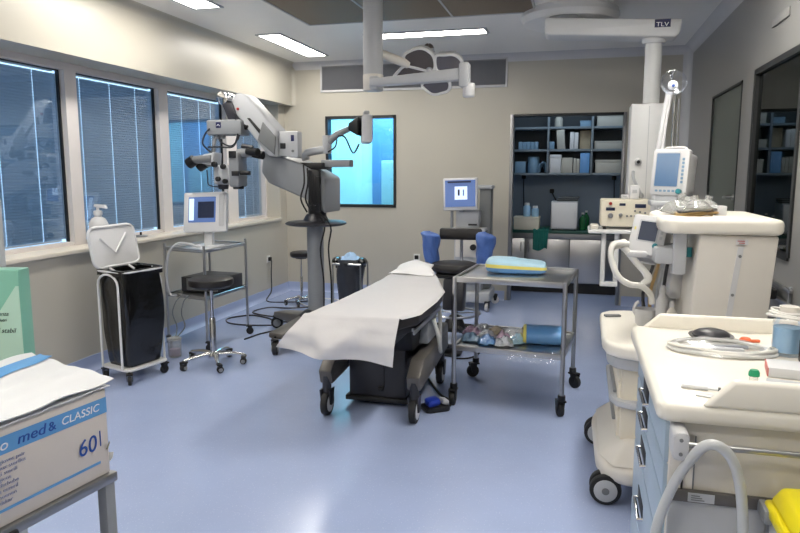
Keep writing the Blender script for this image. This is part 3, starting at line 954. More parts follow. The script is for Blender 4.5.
# heavy lower arm
pl = [(-2.81,5.72,1.798), (-2.448,5.72,1.679), (-2.209,5.72,1.545), (-2.214,5.72,1.222), (-2.387,5.72,1.346), (-2.769,5.72,1.498), (-2.836,5.72,1.598)]
MB(O).prism([(p[0], p[2]) for p in pl], 1, 5.72, 6.14, .022, 3).build('lower_arm', 'grey', t)
m = MB(O)
m.bx(-2.36, -2.25, 5.68, 5.74, 1.30, 1.62, .012); m.bx(-2.285, -2.245, 5.67, 5.72, 1.24, 1.56, .008)
m.build('bracket', 'black', t)
for k in range(4):
    x = -2.38 + .035 * k
    MB(O).tube([(x, 5.64, 1.66 - .03 * k), (x + .02, 5.60, 1.5), (x - .02 + .01 * k, 5.61, 1.36), (x + .03, 5.63, 1.24 + .02 * k)], .008, 6, sm=4).build('cable', 'rubber', t)
for k, (dx, dy) in enumerate(((.10, -.03), (.155, .03))):
    MB(O).tube([(-2.29, 5.68, 1.25), (-2.31 + dx, 5.7, 1.12), (-2.36 + dx, 5.74 + dy, .9), (-2.33 + dx * .9, 5.76 + dy, .6), (-2.36 + dx, 5.80 + dy, .29)], .008, 6, sm=4).build('hanging_cable', 'rubber', t)
# joint box and upper arm
q = [(-2.648,5.66,1.963), (-2.435,5.66,1.96), (-2.44,5.66,1.723), (-2.664,5.66,1.75)]
jb = MB(O).prism([(p[0], p[2]) for p in q], 1, 5.66, 5.76, .014).build('joint_box', 'lgrey', t)
c = (-2.583,5.66,1.83)
MB(O).box((c[0], 5.656, c[2]), (.05, .012, .05), bv=.004).build('button', 'black', jb)
c = (-2.489,5.66,1.899)
MB(O).box((c[0], 5.657, c[2]), (.03, .006, .055), bv=.002).build('blue_label', 'navy', jb)
c = (-2.487,5.66,1.785)
MB(O).cyl((c[0], 5.664, c[2]), (c[0], 5.65, c[2]), .012, n=10).build('small_knob', 'mgrey', jb)
q = [(-3,5.62,2.31), (-2.912,5.62,2.282), (-2.619,5.62,1.969), (-2.626,5.62,1.732), (-2.713,5.62,1.741), (-3.066,5.62,2.163), (-3.052,5.62,2.268)]
ua = MB(O).prism([(p[0], p[2]) for p in q], 1, 5.62, 5.84, .02, 3).build('upper_arm', 'lgrey', t)
q = [(-2.909,5.62,2.08), (-2.88,5.62,2.079), (-2.737,5.62,1.927), (-2.767,5.62,1.91)]
MB(O).prism([(p[0], p[2]) for p in q], 1, 5.612, 5.63, .004).build('slot', 'black', ua)
q = [(-2.753,5.62,2.042), (-2.631,5.62,1.908), (-2.645,5.62,1.749), (-2.807,5.62,1.884)]
MB(O).prism([(p[0], p[2]) for p in q], 1, 5.606, 5.63, .006).build('cover_plate', 'mgrey', ua)
c = (-2.996,5.62,2.161)
MB(O).ell((c[0], 5.615, c[2]), .013).build('red_lamp', 'red', ua)
c = (-3.146,5.7,2.261)
MB(O).cyl((c[0], 5.60, c[2]), (c[0], 5.80, c[2]), .062, n=24, bv=.015).build('elbow_joint', 'chrome', t)
# drop link from the elbow to the carrier
q0 = (-3.106,5.66,2.22); q1 = (-2.985,5.66,1.959)
MB(O).hull([(q0[0] - .05, y, q0[2] + .0) for y in (5.6, 5.72)] + [(q0[0] + .06, y, q0[2]) for y in (5.6, 5.72)] + [(q1[0] - .07, y, q1[2]) for y in (5.62, 5.7)] + [(q1[0] + .03, y, q1[2]) for y in (5.62, 5.7)], .012).build('drop_link', 'charc', t)
q0 = (-3.289,5.58,2.066); q1 = (-2.943,5.58,1.928)
cb = MB(O).bx(q0[0], q1[0], 5.56, 5.74, q1[2], q0[2], .016, 3).build('carrier', 'grey', t)
c = (-3.163,5.56,2.018)
lb = MB(O).box((c[0], 5.558, c[2]), (.05, .006, .05), bv=.002).build('blue_label', 'navy', cb)
MB(O).tube([(c[0] - .015, 5.553, c[2] - .008), (c[0], 5.553, c[2] + .006), (c[0] + .015, 5.553, c[2] - .008)], .003, 5).build('white_mark', 'textw', lb)
c = (-2.95,5.58,2.007)
MB(O).cyl((c[0] - .01, 5.65, c[2]), (c[0] + .055, 5.65, c[2]), .032, n=16, bv=.006).build('carrier_knob', 'black', cb)
q0 = (-3.236,5.6,1.924); q1 = (-3.083,5.6,1.948)
for k in range(4):
    x = q0[0] + .01 + k * .032
    MB(O).cyl((x, 5.6, q0[2] + .015), (x, 5.6, q0[2] - .035 + .006 * k), .012, n=10).build('connector', 'mgrey', cb)
q0 = (-3.236,5.6,1.924); q1 = (-3.255,5.6,1.707)
MB(O).tube([(q0[0] + .10, 5.62, q0[2] - .01), (q0[0] + .02, 5.61, q0[2] - .015), (q0[0], 5.6, q0[2] - .06), (q1[0], 5.6, q1[2])], .018, 10, sm=4).build('post', 'grey', t)
# looping cables round the head
def lp3(pts, y, r, mname='charc'):
    MB(O).tube([(p[0], y + .03 * (i % 2), p[2]) for i, p in enumerate(pts)], r, 6, sm=5).build('loop_cable', mname, t)
lp3([(-3.004,5.56,2.13), (-2.98,5.56,1.989), (-2.984,5.56,1.883), (-3.046,5.56,1.822), (-3.156,5.56,1.823), (-3.288,5.56,1.824)], 5.55, .008)
lp3([(-2.985,5.56,2.112), (-2.961,5.56,1.971), (-2.994,5.56,1.866), (-3.076,5.56,1.831), (-3.154,5.56,1.876), (-3.182,5.56,1.93)], 5.56, .007)
lp3([(-3.25,5.56,1.984), (-3.313,5.56,1.941), (-3.327,5.56,1.86), (-3.299,5.56,1.806), (-3.24,5.56,1.77)], 5.55, .009)
lp3([(-3.262,5.5,1.616), (-3.275,5.5,1.544), (-3.247,5.5,1.481), (-3.167,5.5,1.464)], 5.5, .006)
# optics head
c0 = (-3.025,5.5,1.775); c1 = (-2.928,5.5,1.465)
hd = MB(O).bx(c0[0], c1[0], 5.46, 5.64, c1[2], c0[2], .02, 3).build('optics_body', 'grey', t)
for (px0, y0_, px1, y1_, m_, nm) in (((-3.012,5.46,1.783), 0, (-2.946,5.46,1.721), 0, 'black', 'port'), ((-2.99,5.46,1.607), 0, (-2.922,5.46,1.563), 0, 'black', 'port')):
    MB(O).bx(px0[0], px1[0], 5.445, 5.47, px1[2], px0[2], .006).build(nm, m_, hd)
c0 = (-3.188,5.5,1.679); c1 = (-3.027,5.5,1.465)
MB(O).bx(c0[0], c1[0], 5.48, 5.62, c1[2] + .02, c0[2] - .02, .02, 3).build('beam_splitter', 'lgrey', t)
c0 = (-3.157,5.5,1.696); c1 = (-3.094,5.5,1.527)
for k, (px, dz, r) in enumerate(((.0, 0, .026), (.085, -.02, .024), (.03, -.13, .022), (.10, -.15, .022))):
    MB(O).cyl((c0[0] + px, 5.47, c0[2] - .03 + dz), (c0[0] + px, 5.435, c0[2] - .03 + dz), r, n=14, bv=.004).build('dial', 'black', t)
c0 = (-3.125,5.5,1.509)
MB(O).cyl((c0[0], 5.54, c0[2] - .02), (c0[0], 5.54, c0[2] - .065), .05, .045, n=20, bv=.006).build('objective', 'charc', t)
c0 = (-2.977,5.5,1.465)
MB(O).cyl((c0[0], 5.55, c0[2] + .01), (c0[0], 5.55, c0[2] - .02), .05, n=20, bv=.006).build('objective', 'black', t)
# main binocular, pointing left
for s in (0, 1):
    a = (-3.187,5.5,1.705); b = (-3.37,5.5,1.697); e = (-3.432,5.5,1.68)
    dy = -.045 + .09 * s; dz = -.015 * s + (.01 if s == 0 else 0)
    bt = MB(O).tube([(a[0], 5.52 + dy, a[2] + dz), (b[0], 5.52 + dy, b[2] + dz)], .04, 14, rfn=lambda f, i: 1.1 - .25 * f).build('binocular_tube', 'mgrey', t)
    MB(O).tube([(b[0] + .06 * s, 5.52 + dy, b[2] + dz), (e[0] + .05 * s, 5.52 + dy, e[2] + dz - .02)], .05, 14).build('eyepiece', 'black', bt)
c0 = (-3.247,5.5,1.724)
MB(O).hull([(c0[0] - .05, 5.45, c0[2] - .05), (c0[0] + .08, 5.45, c0[2] - .07), (c0[0] + .09, 5.45, c0[2] + .05), (c0[0] - .03, 5.45, c0[2] + .03), (c0[0] - .05, 5.6, c0[2] - .05), (c0[0] + .08, 5.6, c0[2] - .07), (c0[0] + .09, 5.6, c0[2] + .05), (c0[0] - .03, 5.6, c0[2] + .03)], .015).build('binocular_bridge', 'lgrey', t)
# assistant's binocular, to the right
a = (-2.973,5.55,1.759); b = (-2.844,5.55,1.775); e = (-2.737,5.55,1.757)
MB(O).tube([a, b], .042, 14).build('assistant_tube', 'grey', t)
for s in (-1, 1):
    MB(O).tube([(b[0] - .01, 5.54 + .04 * s, b[2] - .005 - .01 * s), (e[0], 5.52 + .05 * s, e[2] - .012 * s)], .036, 14, rfn=lambda f, i: .85 + .2 * f).build('assistant_eyepiece', 'black', t)
a = (-2.931,5.55,1.829); b = (-2.824,5.55,1.811)
MB(O).tube([a, b], .022, 10).build('focus_grip', 'charc', t)
a = (-2.933,5.5,1.59); b = (-2.835,5.5,1.59)
MB(O).tube([a, b], .019, 10).build('handle', 'black', t)
# second bar and monitor arm on top
c0 = (-2.473,5.85,1.699); c1 = (-2.238,5.85,1.653)
MB(O).bx(c0[0], c1[0], 5.74, 5.98, c1[2] - .03, c1[2] + .03, .008).build('top_plate', 'black', t)
c0 = (-2.276,5.85,1.707); c1 = (-1.996,5.85,1.643)
MB(O).bx(c0[0], c1[0], 5.79, 5.9, c1[2], c0[2], .01).build('cross_bar', 'grey', t)
a = (-2.443,5.85,1.708); b = (-2.432,5.85,1.772); c = (-2.235,5.85,1.806); d = (-2.224,5.85,1.878)
MB(O).tube([a, b, c], .036, 12, sm=3).build('swing_arm', 'lgrey', t)
MB(O).cyl((c[0], 5.85, c[2] - .04), (c[0], 5.85, d[2] + .05), .04, n=16, bv=.006).build('arm_pivot', 'lgrey', t)
e = (-1.983,5.85,1.999)
MB(O).tube([(c[0], 5.85, c[2] + .05), (c[0] + .1, 5.85, c[2] + .13), e], .032, 12, rfn=lambda f, i: 1.1 - .3 * f).build('spring_arm', 'grey', t)
f = (-1.936,5.85,2.007)
MB(O).hull([(e[0] - .03, 5.80, e[2] - .03), (e[0] - .03, 5.9, e[2] - .03), (e[0] - .03, 5.80, e[2] + .03), (e[0] - .03, 5.9, e[2] + .03), (f[0] + .02, 5.78, f[2] - .09), (f[0] + .02, 5.92, f[2] - .09), (f[0] + .02, 5.78, f[2] + .08), (f[0] + .02, 5.92, f[2] + .08)], .01).build('monitor_joint', 'black', t)
c0 = (-1.9,5.8,2.091); c1 = (-1.808,5.8,1.854)
ms = MB(O).box(((c0[0] + c1[0]) / 2, 5.84, (c1[2] + c0[2]) / 2), (.085, .42, c0[2] - c1[2]), (0, 0, R(20.5)), .014).build('side_monitor', 'trim', t)
MB(O).box(((c0[0] + c1[0]) / 2 + .04, 5.72, c0[2] + .015), (.05, .08, .04), (0, 0, R(20.5)), .008).build('camera_block', 'lgrey', ms)
MB(O).box(((c0[0] + c1[0]) / 2 + .0425, 5.855, (c1[2] + c0[2]) / 2), (.006, .35, c0[2] - c1[2] - .06), (0, 0, R(20.5))).build('screen', 'screend', ms)
g = (-2.081,5.8,1.874); h = (-2.034,5.8,1.812); i_ = (-1.968,5.8,1.767); j = (-1.911,5.8,1.846)
MB(O).tube([(e[0] - .12, 5.8, e[2] - .08), (h[0], 5.78, g[2] + .03), i_, j], .008, 6, sm=5).build('loop_cable', 'rubber', t)
g = (-2.207,5.8,1.778); h = (-2.139,5.8,1.822); i_ = (-2.119,5.8,1.892)
MB(O).tube([g, h, i_], .007, 6, sm=5).build('loop_cable', 'rubber', t)

# ================================================================ WASTE BAG STAND
t = thing('waste_bag_stand', 'grey bag stand stuffed with pale blue tissue against the back wall', 'bag stand', (-2.42, 7.0, 0), 0)
O = t.location
for (x, y) in ((-.16, -.13), (.16, -.13), (-.16, .13), (.16, .13)):
    MB().tube([(x, y, .0), (x, y, .60)], .009, 8).build('leg', 'steel', t)
MB().tube([(-.16, -.13, .6), (.16, -.13, .6), (.16, .13, .6), (-.16, .13, .6)], .011, 8, True).build('rim', 'steel', t)
def gb(u, v):
    a = 2 * PI * u
    r = .15 * (1 - .12 * v + .1 * math.sin(v * 4))
    if v < .15: r = .17 + .04 * (v / .15) * noise.noise(Vector((math.cos(a) * 2, math.sin(a) * 2, 1)))
    r *= 1 + .16 * noise.noise(Vector((math.cos(a) * 2.2, math.sin(a) * 2.2, v * 2.5)))
    z = (.56 + .09 * v / .15 + .03 * noise.noise(Vector((math.cos(a) * 3, math.sin(a) * 3, 0)))) if v < .15 else .65 - .56 * (v - .15) / .85
    return (r * math.cos(a), r * math.sin(a) * .85, z)
m = MB(); m.grid(gb, 40, 26, 0, True); m.build('waste_bag', mat('grey_bag_film', (64, 66, 72), .25, bump=.3, bscale=18, coat=.3), t, sharp=80)
for s in (-1, 1):
    m = MB()
    m.ell((.15 * s, -.02, .625), (.055, .11, .045), (0, .3 * s, .2), 14); m.build('bag_knot', 'bag', t)
def tis(u, v):
    a = 2 * PI * u; r = .12 * math.sin(PI * .5 * (1 - v) + .02)
    k = 1 + .3 * noise.noise(Vector((math.cos(a) * 2, math.sin(a) * 2, v * 3)))
    return (r * k * math.cos(a), r * k * .8 * math.sin(a), .61 + .10 * v * k + .03 * noise.noise(Vector((a, v * 6, 3))))
m = MB((-2.42, 7.0, .61)); m.o = Vector((0, 0, .61)); m.grid(tis, 24, 12, 0, True)
o = m.build('blue_tissue', 'bluepaper', None, (-2.42, 7.0, .61), 80); tag(o, 'crumpled pale blue tissue sticking out of the bag stand', 'tissue')

# ================================================================ OPERATING TABLE
t = thing('operating_table', 'black padded operating table with charcoal base under a white sheet', 'operating table', (-1.2, 4.6, 0))
O = t.location
out = [(3.62, -1.51, -.965), (3.8, -1.50, -.885), (4.2, -1.47, -.87), (4.56, -1.455, -.89), (5.0, -1.45, -1.02), (5.25, -1.45, -1.09), (5.5, -1.47, -1.16), (5.72, -1.45, -1.24), (5.8, -1.41, -1.29)]
poly = [(b, y) for y, a, b in out] + [(a, y) for y, a, b in reversed(out)]
MB(O).prism(poly, 2, .70, .772, .018, 3).build('mattress', 'vinyl', t)
poly2 = [(b - .03, y + .02) for y, a, b in out[:-2]] + [(a + .03, y + .02) for y, a, b in reversed(out[:-2])]
MB(O).prism(poly2, 2, .655, .70, .008).build('table_frame', 'charc', t)
MB(O).bx(-1.49, -1.0, 3.66, 4.3, .60, .66, .008).build('leg_plate', 'black', t)
for s, x in ((0, -.90), (1, -1.53)):
    rl = MB(O).bx(x - .006, x + .006, 3.72, 4.5, .655, .685, .003).build('side_rail', 'steel', t)
    for y in (3.8, 4.4): MB(O).bx(min(x, x + (.06 if s else -.06)), max(x, x + (.06 if s else -.06)), y - .012, y + .012, .66, .678, .002).build('rail_bracket', 'steel', rl)
MB(O).hull([(x, y, .62) for x in (-1.44, -.99) for y in (4.02, 4.75)] + [(x, y, .42) for x in (-1.44, -1.02) for y in (4.2, 4.9)], .02).build('column_bellows', 'black', t)
MB(O).hull([(x, y, z) for x in (-1.5, -1.09) for y in (4.28, 4.95) for z in (.04, .44)], .02).build('base_cover', 'charc', t)
MB(O).bx(-1.52, -1.07, 4.26, 4.97, .03, .065, .008).build('base_skirt', 'black', t)
c = (-1.266,4.28,0.127)
MB(O).box((c[0], 4.272, c[2]), (.035, .02, .028), bv=.004).build('latch', 'black', t)
MB(O).bx(c[0] + .022, c[0] + .026, 4.274, 4.281, c[2], .44).build('panel_seam', 'black', t)
# side chassis beams with wheel arms
for x0, sg in ((-1.565, -1), (-.97, 1)):
    b = MB(O)
    b.hull([(x0 - .045, 4.02, .215), (x0 + .045, 4.02, .215), (x0 - .045, 3.99, .31), (x0 + .045, 3.99, .31), (x0 - .045, 4.12, .40), (x0 + .045, 4.12, .40), (x0 - .045, 4.95, .40), (x0 + .045, 4.95, .40), (x0 - .045, 4.95, .27), (x0 + .045, 4.95, .27), (x0 - .045, 4.3, .27), (x0 + .045, 4.3, .27)], .012)
    b.build('chassis_beam', 'taupe', t)
    b = MB(O)
    b.bx(min(x0, x0 - sg * .12), max(x0, x0 - sg * .12), 4.32, 4.8, .27, .34, .008)
    b.build('cross_member', 'charc', t)
    for y in (4.03, 4.88):
        fk = MB(O)
        fk.cyl((x0, y, .16), (x0, y, .27), .03, n=14)
        for s in (-1, 1): fk.hull([(x0 + s * (.026 + q), y + e * k, z) for q in (0, .010) for e in (-1, 1) for z, k in ((.075, .02), (.18, .045))])
        f_ = fk.build('wheel_fork', 'charc', t)
        MB(O).cyl((x0 - .022, y, .082), (x0 + .022, y, .082), .082, n=28, bv=.008).build('wheel_tyre', 'rubber', f_)
        MB(O).cyl((x0 - .025, y, .082), (x0 + .025, y, .082), .058, n=24, bv=.004).build('wheel_disc', 'trim', f_)
bt = MB(O); bt.tube([(-.93, 4.42, .60), (-.905, 4.44, .5), (-.9, 4.5, .38), (-.91, 4.58, .33), (-.925, 4.63, .38), (-.93, 4.66, .52), (-.94, 4.66, .64)], .014, 8, sm=5)
bt.build('hanging_tube', 'tubew', t)
MB(O).bx(-1.0, -.93, 4.7, 4.98, .28, .46, .02).build('side_unit', 'mgrey', t)
MB(O).bx(-1.04, -.95, 4.35, 4.62, .44, .62, .012).build('side_panel', 'grey', t)
# foot switch on the floor beside the table
t = thing('foot_switch', 'blue and grey foot switch on the floor beside the front right table wheel', 'foot switch', (-.89, 4.30, 0), R(35))
MB().prism(rrect(-.09, .09, -.07, .07, .03), 2, .002, .035, .008).build('base', 'black', t)
MB().box((-.02, 0, .06), (.09, .09, .05), (0, R(-10), 0), .015).build('pedal', mat('switch_blue', (36, 62, 170), .35), t)
MB().box((.065, 0, .055), (.05, .08, .035), (0, R(15), 0), .012).build('toe_pad', 'lgrey', t)
m = MB((-.86, 4.42, .01)); m.tube([(-.83, 4.29, .02), (-.80, 4.38, .012), (-.84, 4.5, .012), (-.92, 4.6, .012), (-1.1, 4.98, .012)], .008, 6, sm=5)
tag(m.build('pedal_cable', 'rubber'), 'black cable on the floor behind the blue foot switch', 'cable')
# sheet on top
Ld = [(5.45, -1.43, -1.17)] + [q for q in reversed(out) if q[0] < 5.4]
def sheet(u, v):
    if v <= .62:
        q = v / .62 * (len(Ld) - 1)
        i = min(int(q), len(Ld) - 2); s = q - i
        y = Ld[i][0] + (Ld[i + 1][0] - Ld[i][0]) * s
        a = Ld[i][1] + (Ld[i + 1][1] - Ld[i][1]) * s - .015; b = Ld[i][2] + (Ld[i + 1][2] - Ld[i][2]) * s + .012
        x = a + (b - a) * u
        z = .7765 + .004 * noise.noise(Vector((x * 5, y * 5, 0))) + .003
        e = min(u, 1 - u)
        if e < .04: z -= (.04 - e) * .35
        return (x, y, z)
    q = (v - .62) / .38
    a0, b0 = -1.525, -.953
    a1, b1 = -1.655, -.962
    z1 = .60 - .075 * u
    ease = q
    x = (a0 + (a1 - a0) * ease) * (1 - u) + (b0 + (b1 - b0) * ease) * u
    zz = .7795 + (z1 - .7795) * q
    y = 3.60 - .16 * math.sin(min(1, q * 1.1) * PI * .5) * (1 - .35 * u) + .03 * math.sin(u * 9 + 1) * q + .02 * noise.noise(Vector((u * 4, q * 3, 7))) * min(1, q * 3) - .07 * math.exp(-((u - .62 + .2 * q) / .13) ** 2) * q * (1 - .3 * q) - .05 * math.exp(-((u - .2 - .25 * q) / .1) ** 2) * math.sin(PI * q)
    if q < .12: zz = .7795 - .02 * (q / .12) ** 2
    else: zz = .7595 + (z1 - .7595) * (q - .12) / .88
    return (x, y, zz)
m = MB((-1.2, 4.5, .78)); m.grid(sheet, 48, 90, .0025)
tag(m.build('table_sheet', 'sheet', sharp=70), 'white paper sheet covering the operating table and hanging over its foot end', 'sheet')
def pil(u, v):
    y = 5.16 + .62 * v; a = -1.46; b = -1.09 - .14 * v
    x = a + (b - a) * u
    z = .785 + .06 * math.sin(PI * min(1, v * 1.02)) ** .7 * math.sin(PI * u) ** .5 + .012 * noise.noise(Vector((x * 8, y * 8, 4)))
    return (x + .012 * math.sin(v * 8), y + .03 * math.sin(u * 5) * (1 - v), max(z, .783))
m = MB((-1.28, 5.45, .785)); m.grid(pil, 28, 28, .003)
tag(m.build('head_pillow', 'sheet2', sharp=80), 'white paper covered head pillow at the far end of the operating table', 'pillow')

# ================================================================ SURGEON'S CHAIR
t = thing('surgeon_chair', 'black surgeon chair with blue covered armrests behind the operating table', 'chair', (-1.11, 6.25, 0), 0)
O = t.location
MB(O).lathe([(0, .655), (.18, .655), (.222, .68), (.228, .71), (.21, .742), (.17, .755), (0, .757)], (-1.11, 6.22, 0), 32, sy=.92).build('seat', 'vinyl', t)
MB(O).bx(-1.27, -.95, 6.05, 6.42, .62, .655, .01).build('seat_plate', 'black', t)
MB(O).box((-1.105, 6.52, .995), (.42, .07, .115), (R(-6), 0, 0), .025, 3).build('backrest', 'vinyl', t)
MB(O).tube([(-1.105, 6.35, .64), (-1.105, 6.5, .66), (-1.105, 6.57, .75), (-1.105, 6.565, .95)], .016, 10, sm=4).build('back_post', 'steel', t)
for s, x in ((-1, -1.37), (1, -.83)):
    MB(O).tube([(-1.11 + s * .1, 6.3, .637), (x, 6.32, .645), (x + s * .02, 6.34, .72), (x + s * .02, 6.34, .84)], .015, 10, sm=4).build('arm_support', 'steel', t)
    def cov(u, v, s=s, x=x):
        a = 2 * PI * u
        k = 1 - .2 * v
        rx, ry = .092 * k, .15 * k
        w = 1 + .22 * noise.noise(Vector((math.cos(a) * 2.5, math.sin(a) * 2.5, v * 4 + s)))
        top = 1.0 - .016 * math.cos(a)
        if v < .2:
            q = v / .2
            return (x + rx * w * math.cos(a) * math.sin(q * PI / 2) - s * .0, 6.33 + ry * w * math.sin(a) * math.sin(q * PI / 2), top + .02 * math.cos(q * PI / 2))
        q = (v - .2) / .8
        return (x + s * (-.02) * q + rx * w * (1 - .18 * q) * math.cos(a), 6.33 + ry * w * (1 - .1 * q) * math.sin(a), top - .27 * q + .02 * noise.noise(Vector((a, s, 1))) * q)
    m = MB(O); m.grid(cov, 32, 22, .003, True); m.build('armrest_cover', 'blue', t, sharp=80)
MB(O).cyl((-1.11, 6.25, .20), (-1.11, 6.25, .63), .03, n=18).build('column', 'charc', t)
MB(O).lathe([(0, .09), (.10, .09), (.11, .12), (.08, .2), (.04, .24), (0, .24)], (-1.11, 6.25, 0)).build('hub', 'black', t)
MB(O).box((-1.09, 6.12, .46), (.2, .18, .3), (R(-12), 0, 0), .03).build('lift_housing', 'charc', t)
MB(O).tube([(-1.11 + .24 * math.cos(a), 6.25 + .24 * math.sin(a), .26) for a in [2 * PI * k / 28 for k in range(28)]], .011, 8, True).build('foot_ring', 'steel', t)
for k in range(5):
    a = 2 * PI * k / 5 + .3
    c, s = math.cos(a), math.sin(a)
    MB(O).tube([(-1.11 + c * r, 6.25 + s * r, z) for r, z in ((.04, .13), (.15, .125), (.29, .105))], .026, 10, sm=3, rfn=lambda f, i: 1.15 - .45 * f).build('leg', 'black', t)
    caster(t, (c * .285, s * .285), .036, .04, a + .9 * k, stem=.11)
    if k % 2 == 0: MB(O).tube([(-1.11 + c * r, 6.25 + s * r, .26) for r in (.03, .238)], .007, 6).build('ring_spoke', 'steel', t)

# ================================================================ PHACO / VITRECTOMY UNIT BEHIND
t = thing('eye_surgery_unit', 'pale wheeled surgery console with lit screen by the back wall', 'medical machine', (-1.2, 7.85, 0))
O = t.location
MB(O).hull([(x, y, z) for x, w in ((-1.42, 0), (-.95, 0)) for y in (7.62, 8.15) for z in (.09, .22)], .03).build('base', 'lgrey', t)
MB(O).bx(-1.38, -1.06, 7.68, 8.08, .21, .92, .02).build('body', 'lgrey', t)
MB(O).bx(-1.36, -1.08, 7.66, 7.69, .62, .86, .006).build('front_panel', 'cream', t)
MB(O).bx(-1.36, -1.08, 7.64, 7.69, .30, .56, .012).build('drawer', 'grey', t)
MB(O).cyl((-1.15, 7.66, .74), (-1.15, 7.62, .74), .035, n=16).build('connector', 'black', t)
MB(O).bx(-1.42, -1.02, 7.62, 8.1, .92, .955, .01).build('top_shelf', 'trim', t)
MB(O).bx(-1.37, -1.10, 7.72, 7.98, .955, 1.16, .02).build('upper_body', 'lgrey', t)
MB(O).bx(-1.22, -1.12, 7.70, 7.73, .985, 1.005, .004).build('slot', 'charc', t)
MB(O).bx(-1.12, -.98, 7.88, 8.08, .22, 1.42, .02).build('tower', 'mgrey', t)
MB(O).bx(-1.15, -.97, 7.86, 8.1, 1.40, 1.445, .012).build('tower_cap', 'lgrey', t)
sc_ = MB(O).box((-1.31, 7.68, 1.345), (.40, .05, .37), (R(-5), R(-2), 0), .014).build('monitor', 'trim', t)
MB(O).box((-1.31, 7.653, 1.355), (.35, .006, .305), (R(-5), R(-2), 0)).build('screen', 'screen', sc_)
MB(O).box((-1.30, 7.648, 1.36), (.145, .006, .15), (R(-5), R(-2), 0)).build('window_panel', 'screenp', sc_)
MB(O).box((-1.325, 7.644, 1.365), (.022, .005, .07), (R(-5), R(-2), 0)).build('icon', 'screenk', sc_)
MB(O).box((-1.27, 7.644, 1.365), (.014, .005, .07), (R(-5), R(-2), 0)).build('icon', 'screen', sc_)
MB(O).box((-1.32, 7.642, 1.485), (.27, .006, .02), (R(-5), R(-2), 0)).build('title_bar', 'screenk', sc_)
MB(O).box((-1.30, 7.650, 1.275), (.17, .006, .018), (R(-5), R(-2), 0)).build('status_bar', 'screenk', sc_)
MB(O).bx(-1.33, -1.27, 7.7, 7.78, 1.14, 1.28, .01).build('monitor_stand', 'grey', t)
MB(O).tube([(-1.42, 7.75, .93), (-1.42, 7.75, 1.15)], .018, 8).build('side_post', 'grey', t)
for k, (x, y) in enumerate(((-1.40, 7.64), (-.97, 7.64), (-1.40, 8.13), (-.97, 8.13))):
    caster(t, (x - O.x, y - O.y), .05, .035, .4 + k, 'trim', 'black', stem=.12)
# black foot pedal behind the chair
t = thing('foot_pedal', 'black foot pedal on the floor beneath the surgeon chair', 'foot pedal', (-1.12, 5.72, 0))
MB().prism(rrect(-.17, .17, -.11, .11, .06), 2, .002, .028, .008).build('base', 'black', t)
MB().box((.03, .0, .07), (.1, .2, .03), (R(-12), 0, 0), .012).build('pedal', 'charc', t)
MB().cyl((-.10, .03, .02), (-.10, .03, .075), .03, n=14, bv=.006).build('knob', 'black', t)

# ================================================================ INSTRUMENT TROLLEY (front)
t = thing('instrument_trolley', 'stainless steel two-shelf instrument trolley in the middle of the room', 'trolley', (-.41, 4.75, 0))
O = t.location
FL, FRR, BR, BL = (-.79, 4.45), (-.06, 4.37), (.005, 5.04), (-.735, 5.12)
q4 = (FL, FRR, BR, BL)
for p in q4:
    MB(O).tube([(p[0], p[1], .13), (p[0], p[1], .895)], .0155, 12).build('leg', 'steel', t)
def shelf(z, nm):
    c = (sum(p[0] for p in q4) / 4, sum(p[1] for p in q4) / 4)
    ins = [(c[0] + (p[0] - c[0]) * .985, c[1] + (p[1] - c[1]) * .985) for p in q4]
    s = MB(O).prism(ins, 2, z - .022, z - .008, .003).build(nm, 'steel', t)
    for i in range(4):
        a, b = Vector(q4[i]), Vector(q4[(i + 1) % 4])
        d = (b - a).normalized(); n = Vector((-d.y, d.x))
        MB(O).hull([(p.x + n.x * e, p.y + n.y * e, zz) for p in (a + d * .012, b - d * .012) for e in (-.008, .01) for zz in (z - .03, z + .008)], .003).build('edge_rim', 'steel', s)
    return s
shelf(.89, 'top_shelf'); shelf(.415, 'lower_shelf')
for k, p in enumerate(q4):
    caster(t, (p[0] - O.x, p[1] - O.y), .048, .034, [1.5, -1.2, 2.4, .5][k], stem=.14)
    MB(O).cyl((p[0], p[1], .115), (p[0], p[1], .15), .026, n=14, bv=.004).build('caster_collar', 'black', t)
# wrapped pack on top
t = thing('wrapped_pack', 'blue and yellow wrapped pack lying on top of the steel trolley', 'pack', (-.415, 4.84, .882), R(2))
def pk(u, v, sx=.215, sy=.13, h=.10):
    a = 2 * PI * u
    ca, sa = math.cos(a), math.sin(a)
    e = .35
    x = sx * math.copysign(abs(ca) ** e, ca); y = sy * math.copysign(abs(sa) ** e, sa)
    th = -PI / 2 + PI * v
    k = max(0, math.cos(th)) ** .45
    z = h / 2 + h / 2 * math.copysign(abs(math.sin(th)) ** .55, math.sin(th))
    w = 1 + .02 * noise.noise(Vector((x * 12, y * 12, z * 12)))
    return (x * k * w, y * k * w, z + .012 * (x / sx) * -1 * (z / h) + .006 * noise.noise(Vector((x * 9, y * 9, 2))) * (z / h))
m = MB(); m.grid(pk, 48, 20, 0, True); m.build('wrap', 'lblue', t, sharp=80)
m = MB()
m.grid(lambda u, v: pk(u, .485 + .045 * v, .2165, .1315, .101), 48, 5, 0, True); m.build('yellow_band', 'yellow', t, sharp=80)
m = MB()
m.grid(lambda u, v: pk(u, .06 + .425 * v, .216, .131, .1005), 48, 6, 0, True); m.build('blue_base', 'bluew', t, sharp=80)
t = thing('blue_roll_pack', 'blue cylindrical wrapped pack with yellow ends on the trolley lower shelf', 'pack', (-.20, 4.72, .407), R(4))
m = MB(); m.grid(lambda u, v: (-.12 + .24 * v, .12 * math.cos(2 * PI * u), max(.0, .058 + .065 * math.sin(2 * PI * u) + .004 * noise.noise(Vector((v * 6, u * 7, 0))))), 28, 12, 0, True); m.build('wrap', 'bluew', t, sharp=80)
